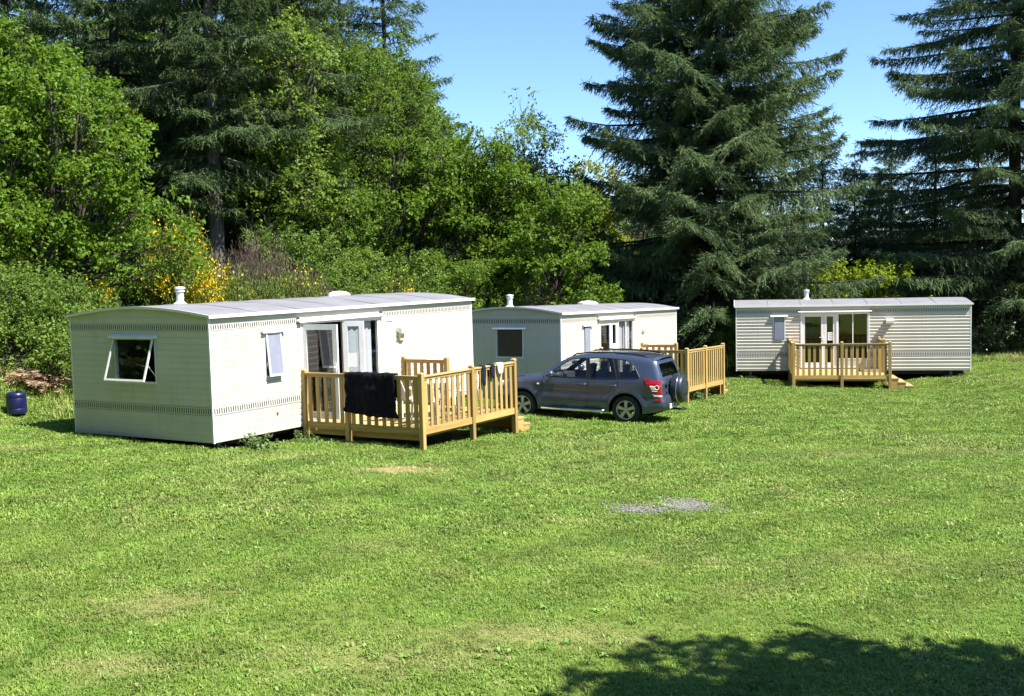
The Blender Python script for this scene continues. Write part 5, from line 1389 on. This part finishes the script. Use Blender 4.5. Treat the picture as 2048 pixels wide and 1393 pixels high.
# gravel showing through the lawn
rg = np.random.default_rng(77); V, F = [], []
cube = np.array([(x, y, z) for z in (-1, 1) for x, y in ((-1, -1), (1, -1), (1, 1), (-1, 1))], float)
cf_ = [(0, 3, 2, 1), (4, 5, 6, 7), (0, 1, 5, 4), (1, 2, 6, 5), (2, 3, 7, 6), (3, 0, 4, 7)]
k = 0
while k < 1500:
    g = GRAV[0] if rg.random() < 0.68 else GRAV[1]
    x, y = g[0] + rg.normal() * g[2] * 0.55, g[1] + rg.normal() * g[3] * 0.6
    s = rg.uniform(0.008, 0.024); q = cube * (0.62 + 0.3 * rg.random((8, 3))) * np.array([s, s * rg.uniform(0.6, 1), s * 0.55]); a = rg.random() * 6.28
    q = np.stack([q[:, 0] * math.cos(a) - q[:, 1] * math.sin(a), q[:, 0] * math.sin(a) + q[:, 1] * math.cos(a), q[:, 2]], 1) + np.array([x, y, gz(x, y) + 0.008])
    b = len(V); V += list(q); F += [tuple(i + b for i in f) for f in cf_]; k += 1
me = raw_mesh('gravel', V, F); me.materials.append(pmat('gravel_stone', (0.25, 0.245, 0.215), (0.14, 0.135, 0.115), 22.0, rough=0.9))
go_ = link(bpy.data.objects.new('gravel', me)); tag(go_, 'patch of grey gravel worn through the lawn', 'gravel', kind='stuff')
# ---------------------------------------------------------------- scattered masses (one object each)
def scatter(name, pts, rot, scl, idx, sources, tone=None, matname=None):
    """points carry rotation, scale and a pick index; geometry nodes puts one source on each"""
    me = bpy.data.meshes.new(name); me.vertices.add(len(pts)); me.vertices.foreach_set('co', np.ascontiguousarray(pts, np.float32).ravel())
    for nm, ty, arr in (('rot', 'FLOAT_VECTOR', rot), ('scl', 'FLOAT_VECTOR', scl), ('idx', 'INT', idx), ('tint', 'FLOAT', tone if tone is not None else np.zeros(len(pts)))):
        a = me.attributes.new(nm, ty, 'POINT')
        if ty == 'FLOAT_VECTOR': a.data.foreach_set('vector', np.ascontiguousarray(arr, np.float32).ravel())
        elif ty == 'INT': a.data.foreach_set('value', np.ascontiguousarray(arr, np.int32))
        else: a.data.foreach_set('value', np.ascontiguousarray(arr, np.float32))
    o = bpy.data.objects.new(name, me); link(o)
    g = bpy.data.node_groups.new(name + '_nodes', 'GeometryNodeTree')
    g.interface.new_socket('Geometry', in_out='INPUT', socket_type='NodeSocketGeometry'); g.interface.new_socket('Geometry', in_out='OUTPUT', socket_type='NodeSocketGeometry')
    gi = g.nodes.new('NodeGroupInput'); gout = g.nodes.new('NodeGroupOutput')
    iop = g.nodes.new('GeometryNodeInstanceOnPoints'); iop.inputs['Pick Instance'].default_value = True
    gti = g.nodes.new('GeometryNodeGeometryToInstance')
    for src in reversed(sources):                       # each source: list of objects joined into one instance
        one = g.nodes.new('GeometryNodeGeometryToInstance')
        for ob in src:
            oi = g.nodes.new('GeometryNodeObjectInfo'); oi.inputs['Object'].default_value = ob; oi.transform_space = 'ORIGINAL'
            g.links.new(oi.outputs['Geometry'], one.inputs['Geometry'])
        if 'jn' not in locals():
            jn = g.nodes.new('GeometryNodeJoinGeometry')
        g.links.new(one.outputs['Instances'], jn.inputs['Geometry'])
    def attr(nm, ty):
        n = g.nodes.new('GeometryNodeInputNamedAttribute'); n.data_type = ty; n.inputs['Name'].default_value = nm; return n.outputs['Attribute']
    g.links.new(gi.outputs[0], iop.inputs['Points']); g.links.new(jn.outputs[0], iop.inputs['Instance'])
    g.links.new(attr('idx', 'INT'), iop.inputs['Instance Index'])
    e2r = g.nodes.new('FunctionNodeEulerToRotation'); g.links.new(attr('rot', 'FLOAT_VECTOR'), e2r.inputs[0]); g.links.new(e2r.outputs[0], iop.inputs['Rotation'])
    g.links.new(attr('scl', 'FLOAT_VECTOR'), iop.inputs['Scale'])
    g.links.new(iop.outputs['Instances'], gout.inputs[0])
    md = o.modifiers.new('scatter', 'NODES'); md.node_group = g
    return o

def kids(o): return [c for c in o.children]
# far wood
src = [kids(cf['young']), kids(oak2), kids(cf['young2']), kids(oak3), kids(bir)]
pts, rot, scl, idx = [], [], [], []
r = random.Random(4)
def addtree(x, y, h, kind, hs):
    pts.append((x, y, gz(x, y) - 0.1)); rot.append((0, 0, r.random() * 6.28)); s = h / hs; scl.append((s * r.uniform(0.95, 1.15), s * r.uniform(0.95, 1.15), s)); idx.append(kind)
HS = [10.0, 9.2, 10.5, 9.2, 11.2]
def skyline(px):
    pxs = [-600, 0, 300, 700, 900, 960, 1020, 1100, 1180, 1260, 1400, 1600, 1680, 1750, 1900, 2048, 2600]
    ys = [-60, -40, -60, -20, 210, 260, 280, 320, 340, 300, 250, 300, 330, 320, 320, 300, 150]
    return float(np.interp(px, pxs, ys))
for d in (59, 63, 68, 74, 81, 90):
    x = -d * 0.62
    while x < d * 0.66:
        px = 1024 + 2270 * x / d; y = skyline(px) + r.uniform(0, 70) + (0 if d > 62 else 25)
        h = 3.1 + (560 - y) * d / 2270.0 - gz(x, d)
        k = r.choices([0, 1, 2, 3, 4], [4, 2, 1.5, 2, 1.2] if px < 1500 else [6, 0.4, 4, 0.4, 0.3])[0]
        addtree(x + r.uniform(-0.6, 0.6), d + r.uniform(-2.5, 2.5), max(4.0, h), k, HS[k])
        x += r.uniform(2.0, 3.4)
fw = scatter('far_forest', np.array(pts), np.array(rot), np.array(scl), np.array(idx), src)
tag(fw, 'mixed wood closing the view behind all the caravans', 'forest', kind='stuff')
# unseen trees added beside and behind the camera to cut the sky light
pts, rot, scl, idx = [], [], [], []
for k in range(130):
    u = r.random()
    if u < 0.45: x, y = r.uniform(-30, -19), r.uniform(-18, 30)
    elif u < 0.8: x, y = r.uniform(-28, 12), r.uniform(-24, -11)
    else: x, y = r.uniform(33, 44), r.uniform(2, 44)
    kk = r.choices([0, 1, 3], [3, 1.5, 2])[0]; addtree(x, y, r.uniform(15, 21), kk, HS[kk])
for k in range(12):
    kk = r.choice([1, 3]); addtree(r.uniform(-27, -17.5), r.uniform(29, 40), r.uniform(7, 10), kk, HS[kk])
ring = scatter('wood_edge_forest', np.array(pts), np.array(rot), np.array(scl), np.array(idx), src)
tag(ring, 'wood that carries on round the sides of the clearing', 'forest', kind='stuff')

# grass
def grassmat():
    m, t, out = nodemat('grass_blades')
    ge = N(t, 'ShaderNodeNewGeometry'); pos = ge.outputs['Position']
    at_ = N(t, 'ShaderNodeAttribute', attribute_name='tint'); at_.attribute_type = 'INSTANCER'
    to = N(t, 'ShaderNodeAttribute', attribute_name='tone')
    n1 = ramp(t, noise_out(t, pos, 0.55, 4.0), 0.32, 0.68); n2 = ramp(t, noise_out(t, pos, 2.6, 4.0), 0.35, 0.7)
    g = mixrgb(t, n1, (0.122, 0.255, 0.022), (0.20, 0.315, 0.042))
    g = mixrgb(t, to.outputs['Fac'], g, (0.315, 0.40, 0.088))
    h = N(t, 'ShaderNodeMath', operation='MULTIPLY'); h.inputs[1].default_value = 0.6; t.links.new(n2, h.inputs[0])
    g = mixrgb(t, h.outputs[0], g, (0.135, 0.265, 0.034))
    # mowing stripes: the sheen of the nap is put into the colour, in wide arcs
    vd = N(t, 'ShaderNodeVectorMath', operation='DISTANCE'); vd.inputs[1].default_value = (24.0, -6.0, 0.0); t.links.new(pos, vd.inputs[0])
    w0 = N(t, 'ShaderNodeMath', operation='MULTIPLY_ADD'); w0.inputs[1].default_value = 4.6; t.links.new(vd.outputs['Value'], w0.inputs[0])
    wn = N(t, 'ShaderNodeMath', operation='MULTIPLY'); wn.inputs[1].default_value = 5.0; t.links.new(noise_out(t, pos, 0.35, 2.0), wn.inputs[0]); t.links.new(wn.outputs[0], w0.inputs[2])
    sn = N(t, 'ShaderNodeMath', operation='SINE'); t.links.new(w0.outputs[0], sn.inputs[0])
    st = t.nodes.new('ShaderNodeMapRange'); st.inputs['From Min'].default_value = -1; st.inputs['To Min'].default_value = 0.89; st.inputs['To Max'].default_value = 1.10
    t.links.new(sn.outputs[0], st.inputs['Value'])
    big = t.nodes.new('ShaderNodeMapRange'); big.inputs['From Min'].default_value = 0.3; big.inputs['From Max'].default_value = 0.7; big.inputs['To Min'].default_value = 0.72; big.inputs['To Max'].default_value = 1.12
    t.links.new(noise_out(t, pos, 0.9, 5.0, 0.65), big.inputs['Value'])
    mu = N(t, 'ShaderNodeMath', operation='MULTIPLY'); t.links.new(st.outputs['Result'], mu.inputs[0]); t.links.new(big.outputs['Result'], mu.inputs[1])
    sw = ramp(t, noise_out(t, pos, 1.7, 6.0, 0.7), 0.55, 0.80); s2 = N(t, 'ShaderNodeMath', operation='MULTIPLY'); s2.inputs[1].default_value = 0.26; t.links.new(sw, s2.inputs[0])
    g = mixrgb(t, s2.outputs[0], g, (0.33, 0.30, 0.13))
    gd = ramp(t, noise_out(t, pos, 0.42, 5.0, 0.6), 0.50, 0.72); s3 = N(t, 'ShaderNodeMath', operation='MULTIPLY'); s3.inputs[1].default_value = 0.5; t.links.new(gd, s3.inputs[0])
    g = mixrgb(t, s3.outputs[0], g, (0.10, 0.235, 0.024))
    hv = N(t, 'ShaderNodeHueSaturation'); t.links.new(mu.outputs[0], hv.inputs['Value']); t.links.new(g, hv.inputs['Color']); g = hv.outputs['Color']
    c = mixrgb(t, at_.outputs['Fac'], g, (0.46, 0.37, 0.19))
    p = N(t, 'ShaderNodeBsdfPrincipled', Roughness=0.5); p.inputs['Specular IOR Level'].default_value = 0.3
    t.links.new(c, p.inputs['Base Color'])
    tr = N(t, 'ShaderNodeBsdfTranslucent'); t.links.new(c, tr.inputs['Color'])
    mx = N(t, 'ShaderNodeMixShader', Fac=0.3); t.links.new(p.outputs['BSDF'], mx.inputs[1]); t.links.new(tr.outputs['BSDF'], mx.inputs[2])
    t.links.new(mx.outputs['Shader'], out.inputs['Surface'])
    return m
GM = grassmat()
def tuft(name, n, rad, ln, wd, seed, lie=0.55):
    rg = np.random.default_rng(seed)
    V, F, T = [], [], []
    for i in range(n):
        a, q = rg.random() * 6.283, rad * rg.random() ** 0.5
        c = np.array([math.cos(a) * q, math.sin(a) * q, -0.005]); az = rg.random() * 6.283
        hor = np.array([math.cos(az), math.sin(az), 0]); sd = np.array([-hor[1], hor[0], 0]); L = ln * rg.uniform(0.55, 1.25); w = wd * rg.uniform(0.7, 1.3); li = lie * rg.uniform(0.3, 1.5)
        m_ = c + hor * L * 0.35 * li + np.array([0, 0, L * 0.55]); tp = c + hor * L * 0.95 * li + np.array([0, 0, L * (0.95 - 0.35 * li)])
        b = len(V); V += [c - sd * w / 2, c + sd * w / 2, m_ + sd * w * 0.45, m_ - sd * w * 0.45, tp]
        F += [(b, b + 1, b + 2, b + 3), (b + 3, b + 2, b + 4)]; k = rg.random(); T += [k, k]
    me = raw_mesh(name, V, F); at_ = me.attributes.new('tone', 'FLOAT', 'FACE'); at_.data.foreach_set('value', np.array(T, np.float32)); me.materials.append(GM)
    return bpy.data.objects.new(name, me)
def grass(name, label, near, far, dens, sources, smin, smax, seed, half=0.46, wild=False):
    rg = np.random.default_rng(seed)
    wid = half * far + 3.2; n = int(2 * wid * (far - near) * dens)
    y = rg.uniform(near, far, n); x = rg.uniform(-wid, wid, n)
    q = np.abs(x) < half * y + 3.2; x, y = x[q], y[q]; n = len(x)
    k = rg.random(n) < lawn_mask(x, y)
    e = bank_e(x, y); s = (x + 5.489) * 0.53 + (y - 20.641) * 0.848
    k &= under(x, y) < 0.5
    gr = gravelness(x, y); k &= rg.random(n) > gr * 0.97
    dr = dryness(x, y); k &= rg.random(n) > np.where(dr > 0.2, np.where(dr > 0.6, 0.6, dr * 0.5), 0)
    x, y, dr = x[k], y[k], dr[k]; n = len(x)
    wave = 0.5 + 0.5 * np.sin(1.1 * np.hypot(x - 2, y - 46) * 2.2)
    patch = np.array([mnoise.noise(Vector((a * 0.35, b * 0.35, 3.0))) + 0.6 * mnoise.noise(Vector((a * 1.3, b * 1.3, 9.0))) for a, b in zip(x, y)])
    sc = rg.uniform(smin, smax, n) * (0.92 + 0.10 * wave) * (1 + 0.38 * patch)
    z = ground(x, y)
    rot = np.stack([rg.normal(0, 0.10, n), rg.normal(0, 0.10, n), rg.random(n) * 6.283], 1)
    scl = np.stack([sc, sc, sc * np.where(dr > 0.3, 0.6, 1.0) * rg.uniform(0.75, 1.2, n)], 1)
    tint = np.clip(0.9 * dr * rg.uniform(0.3, 1.3, n) + 0.55 * (rg.random(n) < 0.05 + 0.10 * np.clip(patch + 0.1, 0, 1)) * rg.random(n) + 0.15 * np.clip(patch, 0, 1), 0, 1)
    o = scatter(name, np.stack([x, y, z], 1), rot, scl, rg.integers(0, len(sources), n), [[s_] for s_ in sources], tint)
    tag(o, label, 'grass', kind='stuff'); return o
tn = [tuft('grass_tuft', 22, 0.075, 0.043, 0.0068, 200 + i, 0.9) for i in range(4)] + [tuft('grass_tuft', 9, 0.07, 0.050, 0.014, 210, 1.1)]
tm = [tuft('grass_tuft', 36, 0.14, 0.048, 0.0105, 220 + i, 0.9) for i in range(4)] + [tuft('grass_tuft', 14, 0.12, 0.055, 0.022, 230, 1.1)]
tf = [tuft('grass_tuft', 44, 0.24, 0.058, 0.018, 240 + i, 0.9) for i in range(4)]
grass('near_grass', 'short mown grass nearest the camera', 4.5, 14.0, 165 * 2, tn, 0.8, 1.25, 1)
grass('middle_grass', 'short mown grass in front of the decks', 14.0, 23.0, 115, tm, 0.8, 1.25, 2)
grass('far_grass', 'short mown grass around the car and the far caravan', 23.0, 47.0, 42, tf, 0.75, 1.2, 3)

# rough grass climbing the bank and along the wood edge
rg = np.random.default_rng(9); n = 9000
x = rg.uniform(-22, 2, n); y = rg.uniform(18, 44, n); e = bank_e(x, y)
k = (e > 5.6) & (e < 11.5) & (rg.random(n) < sstep(11.5, 9.5, e) * sstep(5.6, 7.2, e)) & (np.hypot(x + 10.72, y - 24.2) > 0.75)
x, y = x[k], y[k]
x2 = rg.uniform(2, 26, 2500); y2 = rg.uniform(43, 48, 2500); x = np.concatenate([x, x2]); y = np.concatenate([y, y2]); n = len(x)
tl = [tuft('grass_tuft', 30, 0.2, 0.26, 0.016, 260 + i, 0.8) for i in range(3)]
sc = rg.uniform(0.6, 1.3, n)
o = scatter('rough_grass', np.stack([x, y, ground(x, y)], 1), np.stack([rg.normal(0, .1, n), rg.normal(0, .1, n), rg.random(n) * 6.28], 1), np.stack([sc, sc, sc], 1), rg.integers(0, 3, n), [[q] for q in tl], np.clip(rg.random(n) ** 3, 0, 0.8))
tag(o, 'long rough grass on the bank and along the wood edge', 'grass', kind='stuff')

# plantain and clover rosettes dotted through the lawn
WM = pmat('rosette_leaves', (0.11, 0.22, 0.03), (0.18, 0.29, 0.055), 3.0, rough=0.5, spec=0.3)
def rosette(seed, n, ln, wd, lift):
    rg = np.random.default_rng(seed); V, F = [], []
    for i in range(n):
        az = 6.283 * i / n + rg.normal() * 0.25; L = ln * rg.uniform(0.6, 1.2); w = wd * rg.uniform(0.7, 1.2); h = np.array([math.cos(az), math.sin(az), 0]); sd = np.array([-h[1], h[0], 0]); up = lift * rg.uniform(0.5, 1.5)
        p = [h * 0.01, h * L * 0.5 + np.array([0, 0, L * up]), h * L + np.array([0, 0, L * up * 0.7])]
        b = len(V); V += [p[0] - sd * w * 0.2, p[0] + sd * w * 0.2, p[1] + sd * w * 0.5, p[1] - sd * w * 0.5, p[2]]; F += [(b, b + 1, b + 2, b + 3), (b + 3, b + 2, b + 4)]
    me = raw_mesh('rosette', V, F); me.materials.append(WM); return bpy.data.objects.new('rosette', me)
rs = [rosette(1, 8, 0.075, 0.030, 0.30), rosette(2, 11, 0.06, 0.022, 0.4), rosette(3, 14, 0.075, 0.012, 0.7)]
rg = np.random.default_rng(5); n = 2600
y = np.sqrt(rg.uniform(49, 30 ** 2, n)); x = rg.uniform(-0.52, 0.52, n) * y
k = np.array([mnoise.noise(Vector((a * 0.8, b * 0.8, 5.0))) > 0.12 for a, b in zip(x, y)]) & (under(x, y) < 0.5) & (lawn_mask(x, y) > 0.9)
x, y = x[k], y[k]; n = len(x); sc = rg.uniform(0.5, 1.15, n)
o = scatter('lawn_weeds', np.stack([x, y, ground(x, y) + 0.012], 1), np.stack([np.zeros(n), np.zeros(n), rg.random(n) * 6.28], 1), np.stack([sc, sc, sc], 1), rg.integers(0, 3, n), [[q] for q in rs])
tag(o, 'small broad-leaved weeds dotted through the mown grass', 'weeds', kind='stuff')
